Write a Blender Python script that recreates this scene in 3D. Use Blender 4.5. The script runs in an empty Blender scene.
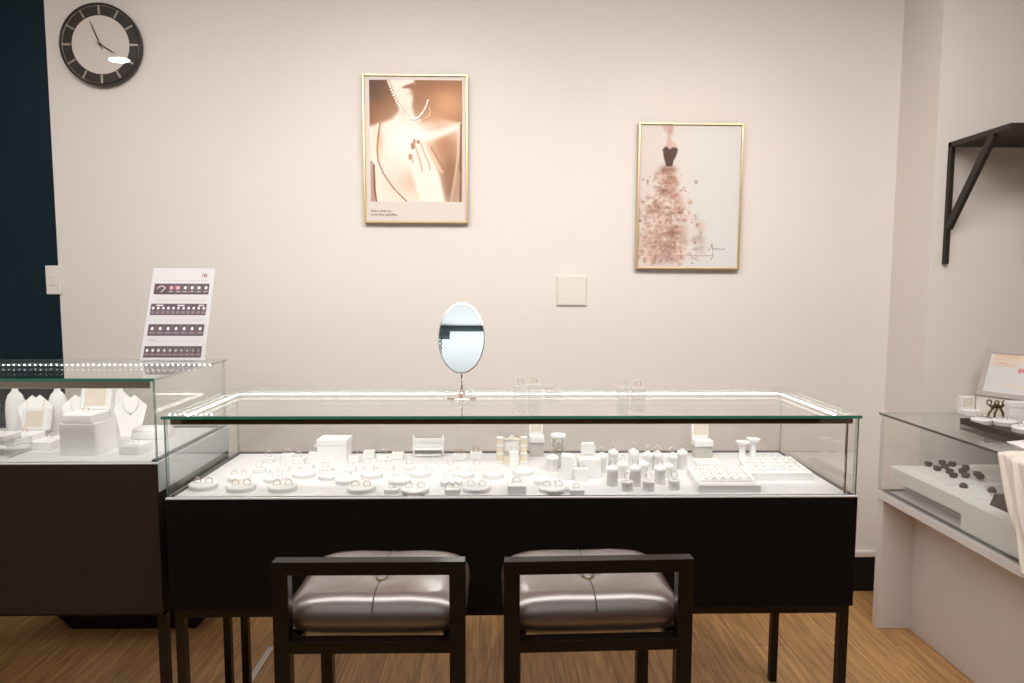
import bpy, bmesh, math, random
import numpy as np
from mathutils import Vector, Matrix
random.seed(7)
rng = np.random.default_rng(11)
SC = bpy.context.scene
COL = SC.collection
PI = math.pi

# ------------------------------------------------------------------ materials
MATS = {}
def mat(name, col, rough=0.5, metal=0.0, spec=0.5, coat=0.0, emit=None, estr=0.0, bump=None):
    m = bpy.data.materials.new(name); m.use_nodes = True
    nt = m.node_tree; b = nt.nodes['Principled BSDF']
    b.inputs['Base Color'].default_value = (*col, 1)
    b.inputs['Roughness'].default_value = rough
    b.inputs['Metallic'].default_value = metal
    b.inputs['Specular IOR Level'].default_value = spec
    b.inputs['Coat Weight'].default_value = coat
    if emit:
        b.inputs['Emission Color'].default_value = (*emit, 1)
        b.inputs['Emission Strength'].default_value = estr
    if bump:
        scale, strength = bump
        tc = nt.nodes.new('ShaderNodeTexCoord')
        n = nt.nodes.new('ShaderNodeTexNoise'); n.inputs['Scale'].default_value = scale
        n.inputs['Detail'].default_value = 3
        bp = nt.nodes.new('ShaderNodeBump'); bp.inputs['Strength'].default_value = strength
        bp.inputs['Distance'].default_value = 0.002
        nt.links.new(tc.outputs['Object'], n.inputs['Vector'])
        nt.links.new(n.outputs['Fac'], bp.inputs['Height'])
        nt.links.new(bp.outputs['Normal'], b.inputs['Normal'])
    MATS[name] = m
    return m

def glass_mat(name, tint, ior=1.48):
    m = bpy.data.materials.new(name); m.use_nodes = True
    nt = m.node_tree; nt.nodes.clear()
    out = nt.nodes.new('ShaderNodeOutputMaterial')
    mix = nt.nodes.new('ShaderNodeMixShader')
    tr = nt.nodes.new('ShaderNodeBsdfTransparent'); tr.inputs['Color'].default_value = (*tint, 1)
    gl = nt.nodes.new('ShaderNodeBsdfGlossy'); gl.inputs['Roughness'].default_value = 0.0
    gl.inputs['Color'].default_value = (0.98, 1.0, 0.99, 1)
    fr = nt.nodes.new('ShaderNodeFresnel'); fr.inputs['IOR'].default_value = ior
    ge = nt.nodes.new('ShaderNodeNewGeometry')
    mi = nt.nodes.new('ShaderNodeMix'); mi.data_type = 'FLOAT'
    mi.inputs['A'].default_value = ior; mi.inputs['B'].default_value = 1/ior
    nt.links.new(ge.outputs['Backfacing'], mi.inputs['Factor']); nt.links.new(mi.outputs['Result'], fr.inputs['IOR'])
    nt.links.new(fr.outputs[0], mix.inputs[0])
    nt.links.new(tr.outputs[0], mix.inputs[1]); nt.links.new(gl.outputs[0], mix.inputs[2])
    nt.links.new(mix.outputs[0], out.inputs['Surface'])
    MATS[name] = m
    return m

def wall_mat(name, col, rough=0.75, nscale=1.2, amount=0.03):
    m = mat(name, col, rough, spec=0.25)
    nt = m.node_tree; b = nt.nodes['Principled BSDF']
    tc = nt.nodes.new('ShaderNodeTexCoord')
    n = nt.nodes.new('ShaderNodeTexNoise'); n.inputs['Scale'].default_value = nscale; n.inputs['Detail'].default_value = 5
    mx = nt.nodes.new('ShaderNodeMix'); mx.data_type = 'RGBA'
    mx.inputs['A'].default_value = (*[c*(1-amount) for c in col], 1)
    mx.inputs['B'].default_value = (*[min(1, c*(1+amount)) for c in col], 1)
    nt.links.new(tc.outputs['Object'], n.inputs['Vector'])
    nt.links.new(n.outputs['Fac'], mx.inputs['Factor'])
    nt.links.new(mx.outputs['Result'], b.inputs['Base Color'])
    n2 = nt.nodes.new('ShaderNodeTexNoise'); n2.inputs['Scale'].default_value = 260
    bp = nt.nodes.new('ShaderNodeBump'); bp.inputs['Strength'].default_value = 0.08; bp.inputs['Distance'].default_value = 0.001
    nt.links.new(tc.outputs['Object'], n2.inputs['Vector'])
    nt.links.new(n2.outputs['Fac'], bp.inputs['Height']); nt.links.new(bp.outputs['Normal'], b.inputs['Normal'])
    return m

def wood_floor(name):
    m = mat(name, (0.3, 0.17, 0.08), 0.42, spec=0.4)
    nt = m.node_tree; b = nt.nodes['Principled BSDF']; L = nt.links.new
    tc = nt.nodes.new('ShaderNodeTexCoord')
    sep = nt.nodes.new('ShaderNodeSeparateXYZ'); L(tc.outputs['Object'], sep.inputs[0])
    cmb = nt.nodes.new('ShaderNodeCombineXYZ')
    L(sep.outputs['Y'], cmb.inputs['X']); L(sep.outputs['X'], cmb.inputs['Y'])
    br = nt.nodes.new('ShaderNodeTexBrick')
    br.inputs['Scale'].default_value = 1.0
    br.inputs['Brick Width'].default_value = 1.25; br.inputs['Row Height'].default_value = 0.145
    br.inputs['Mortar Size'].default_value = 0.0012; br.inputs['Mortar Smooth'].default_value = 0.1
    br.inputs['Color1'].default_value = (0.56, 0.32, 0.13, 1)
    br.inputs['Color2'].default_value = (0.66, 0.39, 0.17, 1)
    br.inputs['Mortar'].default_value = (0.30, 0.165, 0.07, 1)
    br.offset = 0.37
    L(cmb.outputs[0], br.inputs['Vector'])
    mp = nt.nodes.new('ShaderNodeMapping'); mp.inputs['Scale'].default_value = (26, 1.5, 1)
    L(tc.outputs['Object'], mp.inputs['Vector'])
    n = nt.nodes.new('ShaderNodeTexNoise'); n.inputs['Scale'].default_value = 2.4; n.inputs['Detail'].default_value = 8
    n.inputs['Distortion'].default_value = 1.1
    L(mp.outputs[0], n.inputs['Vector'])
    cr = nt.nodes.new('ShaderNodeValToRGB')
    cr.color_ramp.elements[0].position = 0.33; cr.color_ramp.elements[0].color = (0.60, 0.56, 0.52, 1)
    cr.color_ramp.elements[1].position = 0.68; cr.color_ramp.elements[1].color = (1.12, 1.1, 1.06, 1)
    L(n.outputs['Fac'], cr.inputs[0])
    mx = nt.nodes.new('ShaderNodeMix'); mx.data_type = 'RGBA'; mx.blend_type = 'MULTIPLY'
    mx.inputs['Factor'].default_value = 1
    L(br.outputs['Color'], mx.inputs['A']); L(cr.outputs['Color'], mx.inputs['B'])
    L(mx.outputs['Result'], b.inputs['Base Color'])
    bp = nt.nodes.new('ShaderNodeBump'); bp.inputs['Strength'].default_value = 0.12; bp.inputs['Distance'].default_value = 0.002
    L(n.outputs['Fac'], bp.inputs['Height']); L(bp.outputs['Normal'], b.inputs['Normal'])
    return m

def print_mat(name):
    m = mat(name, (0.8, 0.8, 0.8), 0.45, spec=0.3)
    nt = m.node_tree
    a = nt.nodes.new('ShaderNodeVertexColor'); a.layer_name = 'print'
    nt.links.new(a.outputs['Color'], nt.nodes['Principled BSDF'].inputs['Base Color'])
    return m

WALL = wall_mat('wall_paint', (0.79, 0.74, 0.71))
WALL2 = wall_mat('wall_paint_side', (0.78, 0.73, 0.695))
CEIL = wall_mat('ceiling_paint', (0.82, 0.82, 0.81))
FRONTW = wall_mat('front_wall_paint', (0.10, 0.08, 0.065))
TEAL = wall_mat('teal_paint', (0.0022, 0.016, 0.027), 0.45, 2.0, 0.15)
FLOOR = wood_floor('wood_floor')
BLACK = mat('black_satin', (0.012, 0.010, 0.009), 0.45, spec=0.35, bump=(90, .05))
BLACKWOOD = mat('dark_brown_laminate', (0.028, 0.019, 0.013), 0.55, spec=0.2, bump=(60, .05))
BLACKBASE = mat('black_laminate', (0.006, 0.0045, 0.004), 0.6, spec=0.08, bump=(60, .05))
STEELBLK = mat('black_steel', (0.012, 0.008, 0.006), 0.4, spec=0.0, coat=1.0)
MATS['black_steel'].node_tree.nodes['Principled BSDF'].inputs['Coat IOR'].default_value = 1.3
MATS['black_steel'].node_tree.nodes['Principled BSDF'].inputs['Coat Roughness'].default_value = 0.2
BASEB = mat('black_skirting', (0.006, 0.005, 0.005), 0.5, spec=0.3)
WHITE = mat('white_acrylic', (0.86, 0.85, 0.84), 0.4, spec=0.4)
WHITEP = mat('white_leatherette', (0.86, 0.85, 0.835), 0.6, spec=0.3, bump=(300, .1))
CREAM = mat('cream_fabric', (0.74, 0.66, 0.56), 0.8, spec=0.2, bump=(400, .2))
DECK = mat('white_deck', (0.76, 0.752, 0.757), 0.5, spec=0.3)
PANELW = mat('white_laminate', (0.74, 0.71, 0.71), 0.45, spec=0.35)
TRIMW = mat('white_trim', (0.80, 0.77, 0.75), 0.4)
GREYB = mat('grey_board', (0.42, 0.41, 0.39), 0.6, spec=0.3, bump=(200, .1))
BLUEGREY = mat('pale_grey_board', (0.50, 0.52, 0.53), 0.4)
GREYL = mat('light_grey_fabric', (0.55, 0.53, 0.50), 0.8, spec=0.2, bump=(260, .2))
GLASS = glass_mat('case_glass', (0.985, 0.991, 0.988))
ACRYL = glass_mat('clear_acrylic', (0.90, 0.90, 0.885), 1.49)
CLOCKG = glass_mat('clock_glass', (0.98, 0.98, 0.98), 1.5)
GEDGE = mat('glass_edge_green', (0.035, 0.19, 0.13), 0.12, spec=0.6)
def edge_mat(name, col, clear):
    m = mat(name, col, 0.12, spec=0.6)
    nt = m.node_tree; b = nt.nodes['Principled BSDF']; out = nt.nodes['Material Output']
    mix = nt.nodes.new('ShaderNodeMixShader'); mix.inputs[0].default_value = clear
    tr = nt.nodes.new('ShaderNodeBsdfTransparent')
    nt.links.new(b.outputs[0], mix.inputs[1]); nt.links.new(tr.outputs[0], mix.inputs[2]); nt.links.new(mix.outputs[0], out.inputs['Surface'])
    return m
GEDGE2 = edge_mat('glass_edge_pale', (0.30, 0.36, 0.33), 0.62)
GEDGE3 = edge_mat('glass_edge_dark', (0.035, 0.036, 0.026), 0.1)
FROST = edge_mat('frosted_acrylic', (0.80, 0.77, 0.74), 0.55)
GASKET = mat('grey_gasket', (0.10, 0.095, 0.10), 0.4)
CHANNEL = mat('polished_bronze_channel', (0.34, 0.28, 0.23), 0.06, metal=1.0)
LED = mat('led_diffuser', (0.9, 0.9, 0.9), 0.4, emit=(1.0, 0.98, 0.965), estr=12.5)
LEDFRONT = mat('front_led_diffuser', (0.9, 0.9, 0.9), 0.4, emit=(1.0, 0.98, 0.965), estr=23.0)
LEDDOT = mat('led_dot', (0.9, 0.9, 0.9), 0.4, emit=(1.0, 0.99, 0.97), estr=16.0)
LEDBAR = mat('led_bar', (0.55, 0.55, 0.53), 0.4)
ALU = mat('satin_aluminium', (0.62, 0.60, 0.58), 0.3, metal=1.0)
CHROME = mat('chrome', (0.78, 0.74, 0.72), 0.08, metal=1.0)
SILVER = mat('silver', (0.75, 0.74, 0.73), 0.2, metal=1.0)
ROSEG = mat('rose_gold', (0.72, 0.44, 0.33), 0.25, metal=1.0)
GOLD = mat('gold', (0.80, 0.58, 0.30), 0.25, metal=1.0)
FRAMEG = mat('gold_frame', (0.76, 0.56, 0.31), 0.35, metal=0.75)
GEM = mat('clear_stone', (0.85, 0.87, 0.9), 0.05, spec=0.9)
MIRROR = mat('mirror_silvering', (0.90, 0.93, 0.94), 0.0, metal=1.0)
LEATHER = mat('dark_brown_leather', (0.085, 0.047, 0.036), 0.38, spec=0.5, coat=0.8, bump=(160, .06))
MATS['dark_brown_leather'].node_tree.nodes['Principled BSDF'].inputs['IOR'].default_value = 2.1
MATS['dark_brown_leather'].node_tree.nodes['Principled BSDF'].inputs['Coat IOR'].default_value = 1.8
MATS['dark_brown_leather'].node_tree.nodes['Principled BSDF'].inputs['Coat Roughness'].default_value = 0.22
SEAM = mat('seam_thread', (0.02, 0.014, 0.012), 0.6)
SHELFB = mat('dark_bronze_paint', (0.022, 0.016, 0.012), 0.45, spec=0.4)
DIALW = mat('clock_dial_white', (0.78, 0.70, 0.66), 0.6)
DIALB = mat('clock_ring_brown', (0.022, 0.015, 0.010), 0.4)
MARK = mat('clock_marker', (0.52, 0.45, 0.38), 0.35, metal=0.6)
CLOCKRIM = mat('clock_rim', (0.02, 0.016, 0.014), 0.3)
PLATE = mat('switch_plate_plastic', (0.79, 0.73, 0.68), 0.4)
PLATEW = mat('white_switch_plastic', (0.80, 0.76, 0.73), 0.4)
PRINT = print_mat('paper_print')
INK = mat('brown_ink', (0.10, 0.07, 0.055), 0.7)
REDINK = mat('red_ink', (0.32, 0.03, 0.04), 0.6)
MAROON = mat('maroon_ink', (0.22, 0.06, 0.07), 0.6)
CHOC = mat('dark_brown_velvet', (0.050, 0.032, 0.026), 0.6, spec=0.3)
DKWOOD = mat('dark_brown_wood', (0.035, 0.018, 0.012), 0.4)
BRONZE = mat('antique_bronze', (0.16, 0.11, 0.05), 0.35, metal=0.9)
CLOTH = mat('cream_lace_cloth', (0.80, 0.735, 0.665), 0.9, spec=0.15, bump=(130, .6))
PAPER = mat('white_paper', (0.86, 0.82, 0.83), 0.7)
RATTAN = mat('cream_gold_paint', (0.80, 0.69, 0.54), 0.4)
FRAMEGREY = mat('taupe_grey_frame', (0.47, 0.42, 0.40), 0.4)
LAMP = mat('panel_diffuser', (0.9, 0.9, 0.9), 0.5, emit=(0.93, 0.98, 1.0), estr=8.0)
LAMPS = mat('spot_diffuser', (0.9, 0.9, 0.9), 0.5, emit=(0.80, 0.97, 1.0), estr=40.0)
TRACK = mat('slate_track', (0.05, 0.075, 0.08), 0.5)

# ------------------------------------------------------------------ scaling about the camera
# the two black cases, their contents and the stools are scaled down about the camera position;
# GZ is the real floor level before that scaling; everything else is built unscaled from the floor
CAM_SCALE = [1.0, 0.0]
GZ = -.286
def full_size(): CAM_SCALE[:] = [1.0, 0.0]
def camera_scaled(): CAM_SCALE[:] = [1/1.2, .23833]
def P(p): return Vector((p[0]*CAM_SCALE[0], p[1]*CAM_SCALE[0], p[2]*CAM_SCALE[0]+CAM_SCALE[1]))

# ------------------------------------------------------------------ mesh builder
class MB:
    def __init__(s): s.v = []; s.f = []; s.m = []; s.sm = []
    def add(s, verts, faces, mi=0, smooth=False):
        o = len(s.v); s.v.extend([tuple(p) for p in verts])
        for f in faces:
            s.f.append(tuple(i+o for i in f)); s.m.append(mi); s.sm.append(smooth)
        return s
    def box(s, x0, x1, y0, y1, z0, z1, mi=0, thin=None, mi_thin=1, M=None):
        vs = [Vector(p) for p in ((x0,y0,z0),(x1,y0,z0),(x1,y1,z0),(x0,y1,z0),(x0,y0,z1),(x1,y0,z1),(x1,y1,z1),(x0,y1,z1))]
        if M: vs = [M @ p for p in vs]
        fs = [((0,3,2,1),'z'),((4,5,6,7),'z'),((0,1,5,4),'y'),((2,3,7,6),'y'),((1,2,6,5),'x'),((3,0,4,7),'x')]
        o = len(s.v); s.v.extend([tuple(p) for p in vs])
        for f, ax in fs:
            s.f.append(tuple(i+o for i in f)); s.sm.append(False)
            s.m.append(mi if (thin is None or ax == thin) else mi_thin)
        return s
    def bbox(s, x0, x1, y0, y1, z0, z1, b=0.003, mi=0, seg=2, M=None):
        bm = bmesh.new()
        T = Matrix.LocRotScale(((x0+x1)/2,(y0+y1)/2,(z0+z1)/2), None, (x1-x0, y1-y0, z1-z0))
        bmesh.ops.create_cube(bm, size=1, matrix=T)
        b = min(b, .45*min(x1-x0, y1-y0, z1-z0))
        bmesh.ops.bevel(bm, geom=bm.edges[:], offset=b, segments=seg, affect='EDGES', profile=.5)
        if M: bmesh.ops.transform(bm, matrix=M, verts=bm.verts)
        bm.verts.index_update()
        s.add([v.co.copy() for v in bm.verts], [[v.index for v in f.verts] for f in bm.faces], mi, False)
        bm.free(); return s
    def lathe(s, prof, c=(0,0,0), n=32, mi=0, sx=1, sy=1, smooth=True, cap=True):
        vs = []; fs = []
        for r, z in prof:
            for i in range(n):
                a = 2*PI*i/n; vs.append((c[0]+r*sx*math.cos(a), c[1]+r*sy*math.sin(a), c[2]+z))
        k = len(prof)
        for j in range(k-1):
            for i in range(n):
                i2 = (i+1) % n; fs.append((j*n+i, j*n+i2, (j+1)*n+i2, (j+1)*n+i))
        s.add(vs, fs, mi, smooth)
        if cap:
            o = len(s.v) - len(vs)
            s.f.append(tuple(o+i for i in reversed(range(n)))); s.m.append(mi); s.sm.append(False)
            s.f.append(tuple(o+(k-1)*n+i for i in range(n))); s.m.append(mi); s.sm.append(False)
        return s
    def torus(s, c, R, r, M=None, n=20, m=8, mi=0, a0=0, a1=2*PI):
        vs = []; fs = []; full = abs(a1-a0-2*PI) < 1e-6; N = n if full else n+1
        for i in range(N):
            a = a0+(a1-a0)*i/n
            for j in range(m):
                b = 2*PI*j/m
                p = Vector(((R+r*math.cos(b))*math.cos(a), (R+r*math.cos(b))*math.sin(a), r*math.sin(b)))
                if M: p = M @ p
                vs.append(tuple(p+Vector(c)))
        for i in range(n):
            i2 = (i+1) % N
            for j in range(m):
                j2 = (j+1) % m; fs.append((i*m+j, i2*m+j, i2*m+j2, i*m+j2))
        return s.add(vs, fs, mi, True)
    def tube(s, pts, r, m=8, mi=0, cap=True):
        pts = [Vector(p) for p in pts]; vs = []; fs = []
        for i, p in enumerate(pts):
            d = (pts[min(i+1, len(pts)-1)] - pts[max(i-1, 0)]).normalized()
            u = d.orthogonal().normalized() if i == 0 else (u - d*u.dot(d)).normalized()
            w = d.cross(u)
            rr = r[i] if isinstance(r, (list, tuple)) else r
            for j in range(m):
                a = 2*PI*j/m; vs.append(tuple(p + u*rr*math.cos(a) + w*rr*math.sin(a)))
        for i in range(len(pts)-1):
            for j in range(m):
                j2 = (j+1) % m; fs.append((i*m+j, i*m+j2, (i+1)*m+j2, (i+1)*m+j))
        if cap:
            fs.append(tuple(reversed(range(m)))); fs.append(tuple((len(pts)-1)*m+j for j in range(m)))
        return s.add(vs, fs, mi, True)
    def bar(s, a, b, w, t, up=(0,0,1), mi=0):
        a = Vector(a); b = Vector(b); d = (b-a).normalized(); u = Vector(up)
        side = d.cross(u).normalized(); u = side.cross(d).normalized()
        vs = []
        for p in (a, b):
            for sx, sz in ((-1,-1),(1,-1),(1,1),(-1,1)): vs.append(p + side*sx*w/2 + u*sz*t/2)
        return s.add(vs, [(0,1,2,3),(7,6,5,4),(0,4,5,1),(1,5,6,2),(2,6,7,3),(3,7,4,0)], mi)
    def prism(s, poly, d0, d1, f, mi=0):
        n = len(poly); vs = [f(a, b, d0) for a, b in poly] + [f(a, b, d1) for a, b in poly]
        fs = [tuple(range(n)), tuple(reversed(range(n, 2*n)))] + [(i, n+i, n+(i+1) % n, (i+1) % n) for i in range(n)]
        return s.add(vs, fs, mi)
    def sphere(s, c, rx, ry, rz, n=16, k=10, mi=0, z0=-1.0):
        prof = []
        for j in range(k+1):
            t = math.asin(z0) + (PI/2-math.asin(z0))*j/k; prof.append((max(1e-5, math.cos(t)), math.sin(t)*rz))
        return s.lathe(prof, c, n, mi, rx, ry)
    def build(s, name, mats, parent=None, world=True, loc=None, matrix=None):
        off = Vector((0,0,0))
        if parent is not None and world: off = parent.location.copy()
        me = bpy.data.meshes.new(name)
        if world: me.from_pydata([tuple(P(p)-off) for p in s.v], [], s.f)
        else: me.from_pydata([tuple(Vector(p)*CAM_SCALE[0]) for p in s.v], [], s.f)
        mats = mats if isinstance(mats, (list, tuple)) else [mats]
        for m in mats: me.materials.append(m)
        me.polygons.foreach_set('material_index', s.m)
        me.polygons.foreach_set('use_smooth', s.sm)
        bm = bmesh.new(); bm.from_mesh(me); bmesh.ops.recalc_face_normals(bm, faces=bm.faces); bm.to_mesh(me); bm.free()
        me.update()
        o = bpy.data.objects.new(name, me); COL.objects.link(o)
        if parent is not None: o.parent = parent
        return o

def tag(o, label=None, cat=None, group=None, kind=None):
    if label: o['label'] = label
    if cat: o['category'] = cat
    if group: o['group'] = group
    if kind: o['kind'] = kind
    return o
def thing(name, loc, label, cat, group=None, rz=0):
    o = bpy.data.objects.new(name, None); COL.objects.link(o)
    o.empty_display_size = .05; o.location = P(loc); o.rotation_euler = (0, 0, rz)
    return tag(o, label, cat, group)
def struct(name, mb, mats, parent=None):
    o = mb.build(name, mats, parent)
    if parent is None: o['kind'] = 'structure'
    return o
CHILD = {}
def kids(o):
    return [c for c in bpy.data.objects if c.parent is o]
def copy_thing(o, loc, label=None, rz=None, group=None, scale=None):
    r = o.copy(); COL.objects.link(r); r.location = P(loc)
    if rz is not None: r.rotation_euler = (0, 0, rz)
    if scale is not None: r.scale = scale
    if label: r['label'] = label
    if group: r['group'] = group
    for ch in kids(o):
        c = ch.copy(); COL.objects.link(c); c.parent = r
        for g in kids(ch):
            d = g.copy(); COL.objects.link(d); d.parent = c
    return r
ORD = ['first','second','third','fourth','fifth','sixth','seventh','eighth','ninth','tenth','eleventh','twelfth','thirteenth','fourteenth']
def nth_left(i, n):
    return 'leftmost' if i == 0 else ('rightmost' if i == n-1 else ORD[i]+' from left')

def text(name, body, size, mats, parent, M, align='LEFT', ext=0.0003):
    cu = bpy.data.curves.new(name, 'FONT'); cu.body = body; cu.size = size; cu.extrude = ext
    cu.align_x = align; cu.materials.append(mats)
    tmp = bpy.data.objects.new(name+'_curve', cu)
    me = bpy.data.meshes.new_from_object(tmp); bpy.data.objects.remove(tmp); bpy.data.curves.remove(cu)
    me.transform(M); me.transform(Matrix.Scale(CAM_SCALE[0], 4))
    o = bpy.data.objects.new(name, me); COL.objects.link(o); o.parent = parent
    return o
FACE_FRONT = Matrix(((1,0,0,0),(0,0,-1,0),(0,1,0,0),(0,0,0,1)))     # text facing -y

# ------------------------------------------------------------------ the room
WY = 2.98; CZ = 2.85; AX = -1.957; CX = 1.79; W2 = 2.715; FY = -3.2; LX = -3.3; RX = 3.4
struct('floor', MB().box(LX, RX, FY, WY, -.05, 0), FLOOR)
struct('ceiling', MB().box(LX, RX, FY, WY, CZ, CZ+.05), CEIL)
struct('wall_back', MB().box(AX, CX, WY, WY+.1, 0, CZ), WALL)
struct('wall_accent', MB().box(LX, AX, WY+.004, WY+.1, 0, CZ), TEAL)
struct('wall_right_return', MB().box(CX, RX, W2, WY+.1, 0, CZ), WALL2)
struct('wall_left', MB().box(LX-.1, LX, FY, WY+.1, 0, CZ), WALL)
struct('wall_right', MB().box(RX, RX+.1, FY, W2, 0, CZ), WALL)
struct('wall_front', MB().box(LX, RX, FY-.1, FY, 0, CZ), FRONTW)
struct('baseboard_back', MB().box(AX, CX, WY-.014, WY, 0, .165), BASEB)
struct('baseboard_right', MB().box(CX, RX, W2-.014, W2, 0, .165), BASEB)
struct('trim_1', MB().bbox(AX, CX, WY-.02, WY, .165, .197, .008, seg=3), TRIMW)
struct('trim_2', MB().bbox(-.913, -.889, 1.9, 2.52, 0, .004, .0015), ALU)

# ------------------------------------------------------------------ painted paper helper
def blur(a, s):
    if s <= 0: return a
    k = int(3*s+1); x = np.arange(-k, k+1); g = np.exp(-x*x/(2*s*s)); g /= g.sum()
    p = np.pad(a, ((k, k), (k, k)), mode='edge')
    p = np.apply_along_axis(lambda r: np.convolve(r, g, 'valid'), 1, p)
    return np.apply_along_axis(lambda r: np.convolve(r, g, 'valid'), 0, p)
class Paint:
    """a printed sheet: a colour per cell, in the sheet's own x (right) and y (down) units"""
    def __init__(s, x0, x1, y0, y1, nx, ny, base):
        s.b = (x0, x1, y0, y1); s.nx = nx; s.ny = ny
        X = x0+(np.arange(nx)+.5)/nx*(x1-x0); Y = y0+(np.arange(ny)+.5)/ny*(y1-y0)
        s.X, s.Y = np.meshgrid(X, Y); s.px = (x1-x0)/nx
        s.C = np.ones((ny, nx, 3))*np.array(base)/255.
    def mix(s, a, col):
        col = np.array(col)/255.
        s.C = s.C*(1-a[..., None]) + col*a[..., None]
    def mask(s, poly):
        ins = np.zeros(s.X.shape, bool); n = len(poly)
        for i in range(n):
            (xa, ya), (xb, yb) = poly[i], poly[(i+1) % n]
            if ya == yb: continue
            c = ((ya > s.Y) != (yb > s.Y)) & (s.X < (xb-xa)*(s.Y-ya)/(yb-ya)+xa)
            ins ^= c
        return ins.astype(float)
    def poly(s, p, col, soft=1.5, al=1.0, clip=None):
        a = blur(s.mask(p), soft/s.px)*al
        if clip is not None: a = a*clip
        s.mix(a, col)
    def ell(s, cx, cy, rx, ry, col, soft=1.5, al=1.0, clip=None):
        a = (((s.X-cx)/rx)**2+((s.Y-cy)/ry)**2 < 1).astype(float)
        a = blur(a, soft/s.px)*al
        if clip is not None: a = a*clip
        s.mix(a, col)
    def gauss(s, cx, cy, rx, ry, col, al=1.0, clip=None):
        a = np.exp(-(((s.X-cx)/rx)**2+((s.Y-cy)/ry)**2))*al
        if clip is not None: a = a*clip
        s.mix(a, col)
    def line(s, pts, w, col, soft=.8, al=1.0, clip=None):
        d = np.full(s.X.shape, 1e9)
        for (xa, ya), (xb, yb) in zip(pts[:-1], pts[1:]):
            dx, dy = xb-xa, yb-ya; L = dx*dx+dy*dy+1e-9
            t = np.clip(((s.X-xa)*dx+(s.Y-ya)*dy)/L, 0, 1)
            d = np.minimum(d, np.hypot(s.X-xa-t*dx, s.Y-ya-t*dy))
        a = np.clip((w/2+soft-d)/(soft+1e-6), 0, 1)*al
        if clip is not None: a = a*clip
        s.mix(a, col)
    def rect(s, x0, x1, y0, y1, col, al=1.0):
        a = ((s.X > x0) & (s.X < x1) & (s.Y > y0) & (s.Y < y1)).astype(float)*al
        s.mix(a, col)
    def build(s, name, W, H, parent, M, thick=.0015):
        nx, ny = s.nx, s.ny
        xs = np.linspace(0, W, nx+1); zs = np.linspace(0, -H, ny+1)
        vs = [M @ Vector((x, 0, z)) for z in zs for x in xs]
        fs = [(j*(nx+1)+i, (j+1)*(nx+1)+i, (j+1)*(nx+1)+i+1, j*(nx+1)+i+1) for j in range(ny) for i in range(nx)]
        nf = len(fs); k = len(vs)
        vs += [M @ Vector(p) for p in ((0,thick,0),(W,thick,0),(W,thick,-H),(0,thick,-H))]
        c = [0, nx, ny*(nx+1)+nx, ny*(nx+1)]
        fs.append((k, k+1, k+2, k+3))
        me = bpy.data.meshes.new(name); me.from_pydata([tuple(v*CAM_SCALE[0]) for v in vs], [], fs)
        me.materials.append(PRINT)
        ca = me.color_attributes.new('print', 'FLOAT_COLOR', 'CORNER')
        C = np.clip(s.C, 0, 1); lin = np.where(C <= .04045, C/12.92, ((C+.055)/1.055)**2.4).reshape(-1, 3)
        buf = np.ones((len(me.loops), 4), np.float32)*.8
        buf[:nf*4, :3] = np.repeat(lin, 4, axis=0)
        ca.data.foreach_set('color', buf.ravel()); me.update()
        o = bpy.data.objects.new(name, me); COL.objects.link(o); o.parent = parent
        return o

# ------------------------------------------------------------------ framed prints on the back wall
def frame_poster(name, loc, W, H, fw, label, paint, roll=0):
    """loc = top-left outer corner; frame 25 mm deep standing off the wall"""
    t = thing(name, loc, label, 'framed print'); t.rotation_euler = (0, roll, 0)
    d = .026
    f = MB()
    f.bbox(0, W, -d, 0, -fw, 0, .0015); f.bbox(0, W, -d, 0, -H, -H+fw, .0015)
    f.bbox(0, fw, -d, 0, -H+fw*.9, -fw*.9, .0015); f.bbox(W-fw, W, -d, 0, -H+fw*.9, -fw*.9, .0015)
    f.build('frame', FRAMEG, t, world=False)
    MB().box(fw*.5, W-fw*.5, -.010, -.002, -H+fw*.5, -fw*.5).build('backing', GREYB, t, world=False)
    paint.build('print', W-2*fw+.004, H-2*fw+.004, t, Matrix.Translation((fw-.002, -.017, -fw+.002)))
    return t

P1 = Paint(90, 455, 92, 613, 176, 252, (222, 213, 206))
clip = ((P1.X > 108) & (P1.X < 440) & (P1.Y > 107) & (P1.Y < 540)).astype(float)
def p1(poly, col, soft=3, al=1.0): P1.poly(poly, col, soft, al, clip)
P1.mix(clip, (150, 100, 66))
P1.gauss(120, 120, 70, 90, (92, 62, 44), .95, clip); P1.gauss(150, 245, 60, 60, (150, 98, 62), .8, clip)
P1.gauss(390, 190, 75, 80, (214, 160, 116), .95, clip); P1.gauss(330, 120, 120, 25, (150, 100, 66), .6, clip)
p1([(100,272),(150,259),(190,244),(212,222),(250,246),(300,256),(350,238),(400,250),(450,262),(450,560),(100,560)], (244,228,214), 5)
P1.gauss(335, 240, 60, 26, (205,150,112), .85, clip)
P1.gauss(370, 335, 62, 60, (196,140,102), .95, clip)
P1.gauss(400, 420, 55, 90, (156,106,74), .9, clip)
P1.gauss(405, 500, 40, 70, (128,88,64), .75, clip)
p1([(282,292),(350,282),(432,258),(436,276),(380,300),(330,322),(290,318)], (250,240,230), 5, .9)
P1.gauss(235, 330, 75, 110, (255,249,242), .85, clip)
P1.gauss(250, 470, 55, 45, (214,178,150), .7, clip); P1.gauss(195, 450, 50, 80, (242,220,202), .5, clip)
P1.gauss(140, 320, 14, 50, (214,170,142), .7, clip)
# jaw and neck
p1([(172,100),(272,100),(268,122),(246,130),(262,146),(264,166),(262,205),(270,236),(300,246),(250,270),(212,252),(214,206),(196,160)], (246,232,220), 4)
p1([(222,134),(246,122),(270,116),(266,128),(250,136)], (150,98,72), 1.5, .9)
P1.gauss(262, 152, 14, 8, (190,140,110), .6, clip)
P1.gauss(232, 215, 18, 24, (232,208,190), .5, clip)
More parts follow.
